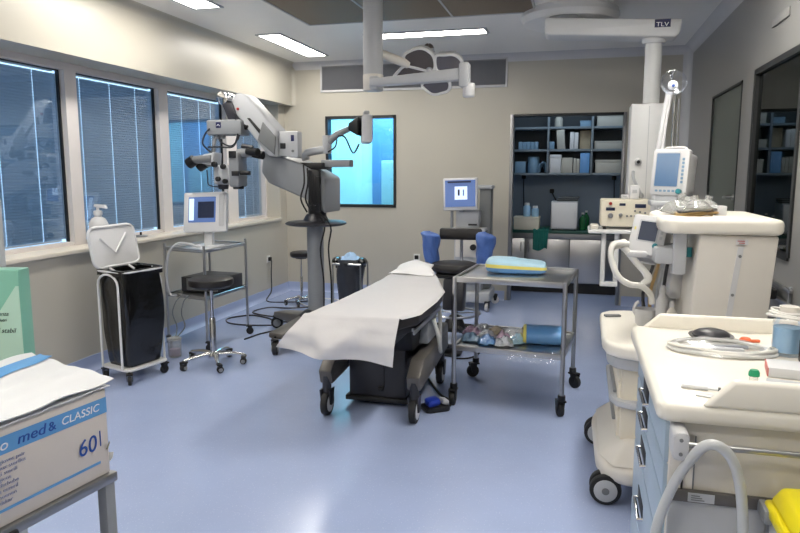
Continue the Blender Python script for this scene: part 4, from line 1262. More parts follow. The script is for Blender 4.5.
for s in (-1, 1):
    m = MB(); m.lathe([(0, 0), (.058, .0), (.064, .012), (.06, .03), (.0, .034)], (0, 0, 0), 24, None, 1., 1.9)
    m.bm.transform(Matrix.Translation((s * .112, 0, .06)) @ Matrix.Rotation(s * PI / 2, 4, 'Y')); m.build('yellow_end', 'yellow', t)
# small film packs: individual crumpled sachets
cols = ['pink', 'lblue', 'trim', 'lgrey', 'shelfblue', 'kraft', 'pink', 'clearp', 'lblue', 'trim']
pks = [(-.72, 4.80, 'pink', .4, 'pink film pack at the left end of the trolley lower shelf'), (-.70, 4.62, 'shelfblue', .1, 'dull blue flat pack at the front left of the lower shelf'),
       (-.66, 4.92, 'lgrey', 1.2, 'grey film pack at the back left of the lower shelf'), (-.60, 4.72, 'trim', .9, 'white film pack just right of the pink pack, lower shelf'),
       (-.58, 4.56, 'bluew', .3, 'blue flat pack at the front edge of the lower shelf'), (-.55, 4.86, 'kraft', .6, 'tan film pack at the back of the lower shelf'),
       (-.48, 4.70, 'pink', 1.9, 'pink film pack in the centre of the lower shelf'), (-.46, 4.55, 'lgrey', .2, 'grey flat pack at the front centre of the lower shelf'),
       (-.43, 4.84, 'trim', 2.2, 'white film pack at the back centre of the lower shelf'), (-.38, 4.64, 'lblue', .7, 'pale blue film pack beside the blue roll, lower shelf'),
       (-.37, 4.78, 'trim', 1.2, 'white crumpled pack touching the left end of the blue roll')]
for i, (x, y, c, a, lab) in enumerate(pks):
    t = thing('film_pack', lab, 'pack', (x, y, .407), a, 'film packs on the lower trolley shelf')
    def sach(u, v, i=i):
        X = -.065 + .13 * u; Y = -.045 + .09 * v
        b = (math.sin(PI * u) * math.sin(PI * v)) ** .5
        return (X, Y, .012 + .045 * b + .028 * noise.noise(Vector((u * 4 + i, v * 4, i))) * (b + .3) + .012 * abs(noise.noise(Vector((u * 9, v * 9, i + 5)))))
    def sach0(u, v): return (-.06 + .12 * u, -.04 + .08 * v, .004 + .001 * noise.noise(Vector((u * 3, v * 3, 1))))
    m = MB(); m.grid(sach, 14, 10); m.grid(sach0, 2, 2); m.build('film', c, t, sharp=25)
    m = MB(); m.grid(lambda u, v: (sach(u, v)[0] * 1.06, sach(u, v)[1] * 1.06, sach(u, v)[2] + .006), 10, 8); m.build('clear_wrapper', 'glassclr', t, sharp=20)
t = thing('kidney_dish', 'small steel dish on the lower trolley shelf behind the blue roll', 'dish', (-.25, 4.93, .407))
MB().lathe([(0, .0), (.07, .0), (.085, .03), (.10, .05), (.098, .054), (.08, .03), (.066, .006), (0, .006)], sx=1.2).build('bowl', 'chrome', t)
m = MB((-.22, 4.37, .38))
m.grid(lambda u, v: (-.42 + .34 * u, 4.44 - .07 * v - .035 * u - .008 * noise.noise(Vector((u * 8, v * 3, 0))), .432 - .07 * v ** 1.5 * (1 + .4 * noise.noise(Vector((u * 9, v, 3)))) + .01 * math.sin(u * 40) * v), 40, 8)
tag(m.build('plastic_film', 'glassclr', sharp=20), 'crinkled clear film hanging over the front edge of the lower shelf', 'film')

# ================================================================ SURGICAL LAMP
t = thing('surgical_lamp', 'white ceiling-hung surgical lamp with thick pole and petal-shaped head', 'surgical lamp', (-1.53, 5.0, 3.0))
O = t.location
MB(O).cyl((-1.53, 5, 2.30), (-1.53, 5, 3.0), .074, n=32).build('ceiling_pole', 'lgrey', t)
MB(O).lathe([(0, 2.97), (.16, 2.97), (.17, 2.985), (.17, 3.0), (0, 3.0)], (-1.53, 5, 0), 32).build('ceiling_flange', 'white', t)
MB(O).cyl((-1.53, 5, 2.205), (-1.53, 5, 2.33), .077, n=32, bv=.012).build('swivel_collar', 'cream', t)
a = (-1.494,4.85,2.245); b = (-0.771,4.72,2.266)
d = (Vector(b) - Vector(a)).normalized(); n = Vector((-d.y, d.x, 0)).normalized(); up = d.cross(n)
if up.z < 0: up = -up
MB(O).hull([tuple(Vector(p) + n * e * .045 + up * z) for p, h in ((a, .026), (b, .042)) for e in (-1, 1) for z in (-h, h)], .012).build('lower_arm', 'lgrey', t)
MB(O).bx(a[0] - .02, -1.45, 4.84, 5.0, a[2] - .045, a[2] + .05, .012).build('arm_root', 'lgrey', t)
MB(O).bx(b[0] - .05, b[0] + .02, b[1] - .05, b[1] + .05, b[2] - .09, b[2] + .075, .015).build('end_joint', 'lgrey', t)
c = (-0.762,4.72,2.145)
MB(O).cyl((c[0] + .005, c[1], c[2] - .035), (c[0] + .005, c[1], c[2] + .06), .042, n=24, bv=.01).build('handle_grip', 'trim', t)
a2 = (-1.459,5.05,2.475); b2 = (-1.31,5.2,2.425)
MB(O).tube([(a2[0] - .05, 5.02, a2[2] + .01), a2, b2], .034, 12).build('upper_arm', 'cream', t)
# petal head: plane facing down and towards the table
cc = Vector((-1.14,5.22,2.377))
HM = frame(cc - Vector(O), (1, -.06, -.02), (.06, -.60, .78))
def petal(pts):
    return [((x / 6.667 - 51) * .0081, -(y / 6.667 - 31) * .0081 * 1.12) for x, y in pts]
def smooth2(P, k=4):
    Q = []
    n = len(P)
    for i in range(n):
        p0, p1, p2, p3 = (Vector(P[(i + d) % n]) for d in (-1, 0, 1, 2))
        for q in range(k):
            t = q / k
            Q.append(tuple(.5 * ((2 * p1) + (p2 - p0) * t + (2 * p0 - 5 * p1 + 4 * p2 - p3) * t * t + (3 * p1 - p0 - 3 * p2 + p3) * t ** 3)))
    return Q
for pts, mm in (([(188, 112), (240, 82), (300, 70), (345, 86), (378, 125), (376, 190), (345, 212), (260, 190), (192, 168)], 'lampdark'),
                ([(392, 122), (450, 116), (505, 116), (545, 142), (556, 190), (500, 208), (430, 216), (384, 200)], 'lens'),
                ([(84, 252), (130, 208), (182, 176), (260, 192), (338, 216), (345, 252), (220, 266), (110, 268)], 'lampdark'),
                ([(272, 292), (360, 268), (440, 272), (458, 295), (442, 336), (395, 352), (350, 360), (312, 346)], 'lens')):
    P = smooth2(petal(pts))
    gx = sum(p[0] for p in P) / len(P); gy = sum(p[1] for p in P) / len(P)
    def sc2(k): return [(gx + (x - gx) * k, gy + (y - gy) * k) for x, y in P]
    m = MB(); m.prism(sc2(.97), 2, -.008, .010); m.bm.transform(HM); g = m.build('lamp_petal', mm, t)
    m = MB(); m.tube([(x, y, .006) for x, y in P], .0125, 8, True); m.bm.transform(HM); m.build('petal_rim', 'white', g)
    m = MB(); m.prism(sc2(.9), 2, -.06, -.008); m.bm.transform(HM); m.build('petal_shell', 'lgrey', g)
m = MB(); m.lathe([(0, -.09), (.09, -.085), (.12, -.05), (.06, -.01), (.03, .01), (0, .015)]); m.bm.transform(HM); m.build('hub', 'lgrey', t)
m = MB(); m.lathe([(0, .0), (.02, .0), (.018, .05), (0, .055)]); m.bm.transform(HM); m.build('centre_handle', 'trim', t)
c = (-1.171,5.25,2.532)
m = MB(O); m.ell((c[0], 5.3, c[2]), (.05, .05, .06)); m.build('top_joint', 'chrome', t)
MB(O).tube([(b2[0], b2[1], b2[2]), (c[0] - .06, 5.3, c[2] - .03), (c[0], 5.3, c[2])], .025, 10, sm=3).build('yoke', 'lgrey', t)
MB(O).tube([(c[0], 5.3, c[2]), tuple(cc + Vector((0, .06, .02)))], .03, 10).build('yoke_stem', 'lgrey', t)

# ================================================================ CEILING PENDANT
t = thing('ceiling_pendant', 'white ceiling supply pendant with round mount, arm and gas outlet column', 'pendant', (-.13, 6.35, 3.0))
O = t.location
MB(O).lathe([(0, 2.87), (.33, 2.87), (.40, 2.895), (.425, 2.945), (.41, 3.0), (0, 3.0)], (-.13, 6.35, 0), 40).build('ceiling_mount', 'white', t)
MB(O).cyl((-.16, 6.1, 2.84), (-.16, 6.1, 2.89), .16, n=28).build('mount_bearing', 'grey', t)
MB(O).cyl((-.16, 5.985, 2.83), (-.16, 5.985, 2.88), .012, n=8).build('bolt', 'mgrey', t)
a0, a1 = (-0.323,5.95,2.901), (0.746,5.95,2.657)
MB(O).prism([(a0[0], 2.745), (a0[0] + .03, 2.73), (.70, 2.665), (.735, 2.69), (.75, 2.79), (.74, 2.80), (a0[0] + .02, 2.87), (a0[0], 2.86)], 1, 5.93, 6.2, .018, 3).build('arm', 'white', t)
lb = MB(O).bx(*[v for v in ((0.541,5.93,2.813)[0], (0.661,5.93,2.807)[0])], 5.924, 5.932, (0.545,5.93,2.744)[2], (0.542,5.93,2.806)[2]).build('blue_label', 'navy', t)
c = (0.551,5.92,2.751)
text('TLV', .047, 'textw', lb, frame((c[0] - O.x, 5.922 - O.y, c[2] - O.z), (1, 0, -.03), (0, 0, 1)), 'label_lettering', sx=1.2)
MB(O).cyl((.555, 6.06, 2.13), (.555, 6.06, 2.70), .066, n=28).build('drop_tube', 'white', t)
MB(O).lathe([(0, 2.64), (.085, 2.64), (.095, 2.66), (.095, 2.70), (0, 2.70)], (.555, 6.06, 0), 28).build('tube_collar', 'white', t)
MB(O).bx(.395, .67, 5.92, 6.2, 1.12, 2.15, .008).build('column_body', 'white', t)
MB(O).bx(.532, .536, 5.915, 5.925, 1.14, 2.13).build('panel_seam', 'lgrey', t)
for k, (px, py) in enumerate(((636, 169), (653, 167), (640, 205))):
    c = ((0.465,5.92,1.68), (0.611,5.92,1.696), (0.494,5.92,1.402))[k]
    g = MB(O).cyl((c[0], 5.925, c[2]), (c[0], 5.90, c[2]), .028, n=18, bv=.004).build('gas_outlet', 'steel', t)
    MB(O).cyl((c[0], 5.905, c[2]), (c[0], 5.88, c[2]), .014, n=10).build('outlet_plug', 'black', g)
MB(O).tube([(.43, 5.89, 1.60), (.43, 5.83, 1.55), (.47, 5.82, 1.46), (.50, 5.86, 1.38), (.49, 5.92, 1.30)], .013, 8, sm=5).build('supply_hose', 'lgrey', t)
MB(O).bx(.085, .75, 5.50, 5.94, 1.118, 1.148, .01).build('shelf', 'white', t)
for x in (.19, .29): MB(O).bx(x, x + .035, 5.56, 5.60, .70, 1.12, .006).build('hanging_rail', 'white', t)
MB(O).bx(.19, .325, 5.555, 5.605, .69, .725, .006).build('hanging_cross_bar', 'white', t)

t = thing('diathermy_unit', 'beige electrosurgery unit with knobs and dark displays on the pendant shelf', 'medical machine', (.36, 5.68, 1.148))
O = t.location
z0 = 1.16
MB(O).bx(.175, .545, 5.56, 5.86, z0 + .012, z0 + .225, .014, 3).build('housing', 'beige', t)
for x in (.21, .51):
    for y in (5.59, 5.83): MB(O).cyl((x, y, 1.148), (x, y, z0 + .014), .014, n=10).build('foot', 'rubber', t)
def onf(px, py): return None
for (c, w, h) in (((0.248,5.56,1.31), .068, .024), ((0.337,5.56,1.346), .046, .02), ((0.471,5.56,1.336), .082, .03)):
    MB(O).box((c[0], 5.557, c[2]), (w, .01, h), bv=.003).build('display', 'screenk', t)
for c, r, m_ in (((0.251,5.56,1.258), .021, 'steeld'), ((0.326,5.56,1.264), .016, 'steeld'), ((0.247,5.56,1.353), .013, 'red')):
    kb = MB(O).cyl((c[0], 5.562, c[2]), (c[0], 5.53, c[2]), r, r * .85, n=20, bv=.003).build('knob', m_, t)
for k in range(6):
    c = ((0.374,5.56,1.256), (0.404,5.56,1.257), (0.434,5.56,1.257), (0.432,5.56,1.297), (0.469,5.56,1.289), (0.507,5.56,1.282))[k]
    MB(O).cyl((c[0], 5.562, c[2]), (c[0], 5.548, c[2]), .008, n=10).build('socket', 'mgrey', t)
# bits on top of the unit
for (x, y, w, d, h, lab) in ((.36, 5.70, .06, .07, .035, 'small white block on top of the beige electrosurgery unit, left'), (.43, 5.70, .07, .1, .11, 'white upright device on the beige unit, beside the monitor')):
    t = thing('small_device', lab, 'device', (x, y, 1.3855), 0)
    MB().box((0, 0, h / 2), (w, d, h), bv=.01).build('body', 'whitep', t)
    MB().box((0, -d / 2 - .001, h * .55), (w * .5, .006, h * .25), bv=.002).build('front_plate', 'lgrey', t)
o = MB((.135, 5.62, 1.148)).bx(.10, .165, 5.55, 5.70, 1.148, 1.185, .01).build('gauze_box', 'cream'); tag(o, 'low cream pack on the left end of the pendant shelf', 'pack')

# ================================================================ ANAESTHESIA MACHINE
t = thing('anaesthesia_machine', 'cream anaesthesia machine with tall back panel, worktop and wheeled base', 'medical machine', (.55, 3.75, 0))
O = t.location
# wheeled base
MB(O).prism([(.13, 3.36), (.16, 3.24), (.26, 3.18), (.95, 3.18), (.95, 4.08), (.26, 4.10), (.15, 4.05), (.12, 3.92)], 2, .115, .20, .03, 3).build('base', 'cream', t)
MB(O).hull([(.135, 3.35, .2), (.2, 3.2, .2), (.135, 4.0, .2), (.2, 4.08, .2), (.26, 3.3, .30), (.26, 3.98, .30), (.95, 3.2, .2), (.95, 4.08, .2), (.95, 3.3, .3), (.95, 3.98, .3)], .02).build('base_hood', 'cream', t)
for k, (x, y) in enumerate(((.185, 3.26), (.165, 4.0), (.85, 3.28), (.85, 4.0))):
    f_ = MB(O).bx(x - .03, x + .03, y - .045, y + .045, .10, .125, .008).build('caster', 'black', t)
    MB(O).cyl((x - .008, y - .05, .075), (x - .008, y - .012, .075), .075, n=26, bv=.01).build('tyre', 'rubber', f_)
    MB(O).cyl((x - .008, y + .012, .075), (x - .008, y + .05, .075), .075, n=26, bv=.01).build('tyre', 'rubber', f_)
    MB(O).cyl((x - .008, y - .056, .075), (x - .008, y + .056, .075), .055, n=26, bv=.004).build('wheel_disc', 'lgrey', f_)
    MB(O).cyl((x - .008, y - .060, .075), (x - .008, y + .060, .075), .018, n=14, bv=.003).build('wheel_hub', 'mgrey', f_)
# cabinet between the base and the worktop
MB(O).bx(.235, .93, 3.34, 4.0, .28, .72, .02).build('cabinet', 'beige', t)
for k, (z0, z1) in enumerate(((.30, .43), (.44, .57), (.58, .70))):
    dr_ = MB(O).bx(.222, .24, 3.36, 3.98, z0, z1, .005).build('drawer', 'beige', t)
    MB(O).bx(.205, .224, 3.45, 3.9, z0 + .05, z0 + .07, .006).build('drawer_handle', 'grey', dr_)
MB(O).prism([(.165, 3.40), (.19, 3.30), (.28, 3.26), (.9, 3.26), (.9, 4.06), (.24, 4.06), (.17, 3.98)], 2, .66, .72, .015).build('lip', 'lgrey', t)
MB(O).prism([(.185, 3.42), (.21, 3.33), (.28, 3.29), (.9, 3.29), (.9, 4.04), (.24, 4.04), (.19, 3.96)], 2, .46, .495, .012).build('bumper', 'lgrey', t)
wt = [(.14, 3.42), (.155, 3.32), (.21, 3.25), (.30, 3.22), (.95, 3.22), (.95, 4.12), (.28, 4.12), (.19, 4.09), (.145, 4.02)]
MB(O).prism(wt, 2, .72, .79, .022, 3).build('worktop', 'creamw', t)
# tall back body, its near face tapering downwards
MB(O).hull([(.515, 3.34, .79), (.85, 3.34, .79), (.515, 3.98, .79), (.85, 3.98, .79), (.528, 3.34, 1.1), (.848, 3.34, 1.1), (.545, 3.32, 1.315), (.875, 3.32, 1.315), (.545, 4.0, 1.315), (.875, 4.0, 1.315)], .012).build('back_body', 'cream', t)
pl = MB(O).hull([(.668, 3.331, .82), (.692, 3.331, .82), (.708, 3.318, 1.262), (.732, 3.318, 1.262), (.668, 3.345, .82), (.692, 3.345, .82), (.708, 3.335, 1.262), (.732, 3.335, 1.262)]).build('screw_strip', 'trim', t)
for (x, z, y) in ((.718, 1.22, 3.316), (.699, 1.04, 3.324), (.682, .88, 3.329)):
    MB(O).cyl((x, y + .01, z), (x, y - .004, z), .007, n=10).build('screw', 'mgrey', pl)
lb = MB(O).box((.722, 3.315, 1.285), (.05, .004, .024), (R(-4), 0, R(0))).build('sticker', 'trim', t)
for k in range(2): MB(O).box((.718 + .003 * k, 3.312, 1.29 - .009 * k), (.03 - .006 * k, .003, .003)).build('print_line', 'red', lb)
MB(O).prism([(.375, 3.36), (.39, 3.31), (.43, 3.285), (.86, 3.285), (.892, 3.31), (.892, 3.98), (.86, 4.04), (.46, 4.04), (.40, 4.0), (.375, 3.9)], 2, 1.318, 1.388, .022, 3).build('top_shelf', 'creamw', t)
# equipment between worktop and shelf
MB(O).bx(.47, .535, 3.66, 3.92, .95, 1.20, .015).build('vaporiser', 'trim', t)
MB(O).bx(.47, .52, 3.78, 3.92, .86, .96, .01).build('absorber_block', 'lgrey', t)
MB(O).cyl((.51, 3.42, 1.20), (.51, 3.42, 1.245), .022, n=14).build('teal_knob', 'teal', t)
MB(O).bx(.545, .60, 3.34, 3.45, 1.20, 1.255, .01).build('yellow_block', mat('vaporiser_yellow', (214, 196, 60), .4), t)
MB(O).bx(.44, .50, 3.36, 3.40, 1.12, 1.32, .008).build('support_post', 'lgrey', t)
for k, (x, m_) in enumerate(((.375, 'charc'), (.40, 'amber'), (.425, 'lgrey'), (.445, 'charc'))):
    MB(O).tube([(x - .0, 3.80, .82), (x - .02 + .01 * k, 3.78, .95), (x + .012, 3.7, 1.10), (x + .02, 3.6, 1.24)], .009, 8, sm=4).build('gas_tube', m_, t)
MB(O).bx(.36, .50, 3.37, 3.56, 1.165, 1.245, .015).build('arm_bracket', 'lgrey', t)

# ventilator screen box on the bracket
t = thing('ventilator_monitor', 'white tilted ventilator box with small dark screen and teal knob', 'monitor', (.36, 3.6, 1.2))
O = t.location
FRm = frame(Vector((.240, 3.50, 1.205)) - Vector(O), (.93, -.28, -.10), (.17, .30, 1))
def fb(poly, a, b, bv=0.): 
    m = MB(); m.prism(poly, 2, a, b, bv); m.bm.transform(FRm); return m
W_, H_ = .168, .20
hb = fb(rrect(0, W_, 0, H_, .012), -.16, 0, .006).build('housing', 'trim', t)
fb(rrect(.040, .124, .072, .168, .004), -.003, .003).build('screen', 'screend', hb)
fb(rrect(.033, .131, .065, .175, .006), -.003, .0015).build('bezel', 'lgrey', hb)
m = MB(); m.cyl((.130, .048, 0), (.130, .048, .02), .014, n=18, bv=.003); m.bm.transform(FRm); m.build('knob', 'teal', hb)
for k in range(3): fb(rrect(.140, .153, .085 + .026 * k, .1 + .026 * k, .003), -.002, .003).build('key', 'lgrey', hb)
fb(rrect(.014, .022, .12, .135, .002), -.002, .002).build('yellow_sticker', 'yellow', hb)
m = MB(); m.box((.5 * W_, .06, -.09), (.10, .03, .05), bv=.01); m.bm.transform(FRm @ Matrix.Translation((0, -.07, 0))); m.build('mounting_foot', 'lgrey', t)
MB(O).bx(.24, .335, 3.44, 3.56, 1.185, 1.215, .01).build('hose_port', 'trim', t)

def ribbed(f, i): return 1 + .07 * math.cos(i * PI)
m = MB((.3, 3.5, 1.0))
m.tube([(0.244,3.46,1.249), (0.185,3.42,1.252), (0.163,3.4,1.224), (0.169,3.38,1.168), (0.198,3.36,1.103), (0.251,3.38,1.063), (0.31,3.42,1.049), (0.36,3.48,1.002), (0.373,3.5,0.953)], .0145, 12, sm=12, rfn=ribbed)
tag(m.build('breathing_hose', 'tubew', sharp=80), 'white corrugated breathing hose hanging in a long loop left of the anaesthesia machine', 'hose')
m = MB((.3, 3.5, 1.0))
m.tube([(0.199,3.5,1.249), (0.236,3.46,1.219), (0.285,3.46,1.161), (0.329,3.46,1.113), (0.345,3.46,1.079), (0.324,3.47,1.052)], .016, 12, sm=10, rfn=lambda f, i: (1 + .06 * math.cos(i * PI)) * (1 + .25 * math.exp(-((f - .75) / .12) ** 2)))
tag(m.build('breathing_hose', 'tubew', sharp=80), 'short thick white breathing hose crossing inside the long hose loop', 'hose')
o = MB((.25, 3.5, 1.2)).cyl((0.167,3.42,1.241), (0.23,3.47,1.253), .021, n=16, bv=.003).build('hose_connector', 'cream'); tag(o, 'cream connector joining the breathing hoses at the ventilator box', 'connector')
# worktop items
t = thing('cup_holder', 'white open cup standing at the left end of the anaesthesia worktop', 'cup', (.37, 3.72, .79))
MB().lathe([(0, 0), (.042, 0), (.052, .012), (.06, .09), (.056, .091), (.048, .016), (0, .008)], n=28).build('cup', 'trim', t)
MB().tube([(-.045, 0, .05), (-.062, .0, .08), (-.052, 0, .115), (-.038, 0, .125)], .009, 8, sm=4).build('hook', 'trim', t)
for k, (p, h, r, lab) in enumerate((((.435, 3.62), .235, .030, 'taller white pump bottle on the anaesthesia worktop'), ((.475, 3.56), .165, .024, 'shorter white bottle in front of the tall pump bottle'))):
    t = thing('bottle', lab, 'bottle', (p[0], p[1], .79), 0, 'white bottles on the anaesthesia worktop')
    MB().lathe([(0, 0), (r * .9, 0), (r, .006), (r, h * .66), (r * .45, h * .8), (r * .45, h * .84), (0, h * .84)], n=22).build('body', 'cream' if k else 'trim', t)
    MB().lathe([(0, h * .83), (r * .55, h * .83), (r * .5, h * .93), (r * .3, h), (0, h)], n=18).build('cap', 'trim', t)
    if k == 1: MB().lathe([(r * 1.01, h * .2), (r * 1.03, h * .2), (r * 1.03, h * .55), (r * 1.01, h * .55)], n=22).build('label_band', 'charc', t)
t = thing('kidney_dish', 'steel kidney dish with white pad on the anaesthesia worktop', 'dish', (.42, 3.58, .79))
MB().lathe([(0, 0), (.035, 0), (.05, .02), (.056, .03), (.053, .032), (.034, .006), (0, .006)], sx=1.2, sy=.7).build('bowl', 'chrome', t)
MB().ell((.0, 0, .022), (.03, .02, .014)).build('pad', 'trim', t)
o = MB((.20, 3.86, .795)).box((.21, 3.9, .797), (.09, .035, .012), (0, 0, .3), .004).build('clip_tool', 'mgrey'); tag(o, 'small grey tool lying at the far left of the anaesthesia worktop', 'tool')

# patient monitor
t = thing('patient_monitor', 'white patient monitor with blue screen above the anaesthesia machine', 'monitor', (.56, 4.2, 1.388))
O = t.location
FRm = frame(Vector((.405, 4.24, 1.468)) - Vector(O), (1, -.46, -.02), (.15, .06, 1))
fb(rrect(0, .205, 0, .268, .014), -.05, 0, .006).build('front_case', 'trim', t)
fb(rrect(.012, .193, .012, .256, .02), -.21, -.05, .012).build('rear_case', 'trim', t)
sc_ = fb(rrect(.022, .152, .05, .242, .004), -.003, .002).build('screen', 'screenb', t)
fb(rrect(.016, .158, .044, .248, .008), -.003, .0012).build('bezel', 'lgrey', t)
m = MB(); m.cyl((.168, .022, 0), (.168, .022, .024), .016, n=18, bv=.003); m.bm.transform(FRm); m.build('knob', 'teal', t)
for k in range(7): fb(rrect(.168, .182, .07 + .022 * k, .084 + .022 * k, .003), -.002, .003).build('key', 'shelfblue', t)
for k in range(5): fb(rrect(.03 + .024 * k, .046 + .024 * k, .018, .03, .003), -.002, .003).build('key', 'shelfblue', t)
m = MB(); m.tube([(.04, .268, -.06), (.06, .283, -.07), (.15, .283, -.07), (.17, .268, -.06)], .008, 8, sm=3); m.bm.transform(FRm); m.build('handle', 'trim', t)
m = MB(); m.bx(.03, .17, -.035, .004, -.14, -.01, .008); m.bm.transform(FRm); m.build('docking_tray', 'lgrey', t)
# arm column that carries it and the tube stand (on the machine)
t2 = thing('monitor_stand', 'grey stand carrying the patient monitor behind the anaesthesia machine', 'stand', (.56, 4.32, 0))
O2 = t2.location
MB(O2).bx(.42, .70, 4.16, 4.44, .002, .04, .012).build('base_plate', 'mgrey', t2)
MB(O2).cyl((.52, 4.30, .03), (.52, 4.30, 1.43), .025, n=16).build('pole', 'lgrey', t2)
MB(O2).bx(.41, .62, 4.17, 4.36, 1.40, 1.432, .008).build('platform', 'lgrey', t2)
# transparent mask on a pole with pale tubes
t = thing('tube_pole', 'steel pole with a clear round mask and pale tubes hanging beside the pendant', 'pole', (.552, 4.6, 0))
O = t.location
MB(O).lathe([(0, .0), (.14, .0), (.15, .012), (.03, .03), (0, .03)], (.565, 4.6, 0)).build('base', 'mgrey', t)
MB(O).cyl((.565, 4.6, .02), (.56, 4.6, 2.10), .0085, n=10).build('pole', 'chrome', t)
MB(O).cyl((.59, 4.6, 1.2), (.585, 4.6, 2.05), .005, n=8).build('side_rod', 'mgrey', t)
c = Vector((0.543,4.58,2.14)) - Vector(O)
m = MB(); m.lathe([(.02, .0), (.06, .012), (.078, .035), (.074, .037), (.055, .018), (.02, .006)], tuple(c), 28, (R(82), 0, 0)); m.build('mask', 'glassclr', t)
m = MB(); m.lathe([(0, 0), (.03, 0), (.03, .02), (.018, .03), (0, .03)], tuple(c + Vector((0, .01, -.01))), 20, (R(82), 0, 0)); m.build('mask_ring', 'trim', t)
MB().cyl(c + Vector((0, -.022, -.012)), c + Vector((0, -.028, -.012)), .009, n=12).build('blue_valve', 'textb', t)
MB().tube([tuple(c + Vector((0, .02, .01))), tuple(c + Vector((-.01, .02, .06))), tuple(c + Vector((.012, .02, .085)))], .009, 8, sm=3).build('top_clip', 'chrome', t)
for k, (x0, x1, m_) in enumerate(((-.025, -.075, 'trim'), (-.008, -.045, 'trim'))):
    MB().tube([tuple(c + Vector((x0, -.01, -.05))), tuple(c + Vector((x0 - .025, -.01, -.25))), tuple(c + Vector((x1, -.01, -.5))), tuple(c + Vector((x1 - .0, .0, -.75))), tuple(c + Vector((x1 + .03, .02, -1.0)))], .0155 - .004 * k, 10, sm=5).build('tube', m_, t)
# pile of clear masks on the top shelf
for k, (x, y, z, r, rx, ry, lab) in enumerate(((.49, 3.62, 1.39, .088, .25, .1, 'clear mask lying lowest at the left of the top shelf pile'), (.56, 3.54, 1.395, .085, -.3, .35, 'clear mask leaning in the middle of the top shelf pile'), (.62, 3.68, 1.39, .08, .3, -.35, 'clear mask with amber tube at the right of the top shelf pile'), (.54, 3.76, 1.40, .095, .6, .1, 'clear mask standing at the back of the top shelf pile'))):
    t = thing('breathing_mask', lab, 'mask', (x, y, z), k * 1.3, 'clear breathing masks')
    E_ = Euler((rx * .5, ry * .5, 0)).to_matrix()
    m = MB(); m.lathe([(r * .98, .0), (r, .012), (r * .8, .035), (r * .45, .055), (r * .22, .06), (r * .22, .08), (r * .17, .08), (r * .17, .056), (r * .42, .05), (r * .76, .03), (r * .93, .01)], (0, 0, .012), 24, E_.to_4x4(), 1., .8); m.build('shell', 'clearp', t)
    m = MB(); m.tube([tuple(E_ @ Vector((r * math.cos(a), r * .8 * math.sin(a), .006)) + Vector((0, 0, .012))) for a in [2 * PI * q / 24 for q in range(24)]], .008, 8, True); m.build('cushion', 'clearp', t)
for k, (m_, lab, dz, r) in enumerate((('glassclr', 'clear coiled tube in the pile on the top shelf', .02, .10), ('amber', 'amber coiled tube under the masks on the top shelf', .006, .11), ('tube', 'milky coiled tube in the pile on the top shelf', .034, .085))):
    m = MB((.56, 3.62, 1.39))
    m.tube([(.555 + (r + .02 * math.sin(3 * a + k)) * math.cos(a), 3.60 + (r * .9 + .015 * math.sin(2 * a)) * math.sin(a), 1.39 + dz + .008 * math.sin(2.3 * a + k)) for a in [2 * PI * q / 20 * 1.9 for q in range(21)]], .0065, 8, sm=2)
    tag(m.build('coiled_tube', m_), lab, 'tube')
o = MB((.655, 3.62, 1.388)).box((.675, 3.60, 1.41), (.045, .06, .05), (0, 0, .15), .003).build('small_carton', 'trim'); tag(o, 'small white carton at the right of the mask pile', 'box')

# ================================================================ MEDICATION CART (front right)
t = thing('medication_cart', 'cream drawer cart with raised-rim worktop in the right foreground', 'cart', (.6, 2.2, 0))
O = t.location
X0, X1, Y0, Y1, ZT = .255, .98, 1.885, 2.76, .935
MB(O).bx(X0 + .012, X1, Y0 + .006, Y1, .12, ZT - .002, .01).build('carcass', 'cream', t)
MB(O).bx(X0 + .03, X1 - .02, Y0 + .03, Y1 - .02, .08, .125, .01).build('plinth', 'mgrey', t)
dfr = mat('drawer_front_grey', (168, 186, 202), .3)
for k, (z0, z1) in enumerate(((.80, .915), (.70, .793), (.545, .693), (.30, .538), (.13, .293))):
    d_ = MB(O).bx(X0, X0 + .018, Y0 + .02, Y1 - .01, z0, z1, .005).build('drawer', dfr, t)
    yc = 2.42; zc = (.84, .752, .62, .425, .22)[k]
    h = MB(O)
    h.bx(X0 - .002, X0 + .002, yc - .085, yc + .085, zc - .026, zc + .026, .001); h.build('handle_recess', 'black', d_)
    h = MB(O); h.tube([(X0, yc - .085, zc - .024), (X0 - .014, yc - .085, zc - .024), (X0 - .014, yc + .085, zc - .024), (X0, yc + .085, zc - .024)], .006, 6); h.build('handle', 'chrome', d_)
# near panel details
MB(O).bx(X0 + .045, X0 + .05, Y0 - .002, Y0 + .008, .13, .89).build('corner_gasket', 'black', t)
MB(O).bx(X0 + .075, X0 + .078, Y0 + .001, Y0 + .008, .4, .89).build('panel_seam', 'mgrey', t)
MB(O).bx(.27, X1, Y0 - .004, Y0 + .01, .10, .705, .002).build('lower_panel', 'lgrey', t)
kr = MB(O).bx(.262, X1, Y0 - .012, Y0 + .004, .705, .738, .002).build('kick_rail', 'taupe', t)
MB(O).bx(.318, .385, Y0 - .0145, Y0 - .011, .709, .734).build('rating_plate', 'lgrey', kr)
for k in range(3): MB(O).bx(.326, .36 - .006 * k, Y0 - .0155, Y0 - .014, .714 + .006 * k, .7165 + .006 * k).build('print_line', 'mgrey', kr)
# worktop: flat bed with rims
MB(O).prism([(.225, 1.87), (.245, 1.845), (1.0, 1.845), (1.0, 2.80), (.240, 2.80), (.222, 2.78)], 2, ZT, .99, .018, 3).build('worktop', 'creamw', t)
MB(O).prism([(.335, .985), (.408, 1.064), (1.0, 1.064), (1.0, .985)], 1, 1.845, 1.875, .012, 3).build('front_rim', 'creamw', t)
MB(O).prism([(.265, .985), (.33, 1.045), (1.0, 1.045), (1.0, .985)], 1, 2.77, 2.80, .01, 3).build('back_rim', 'creamw', t)
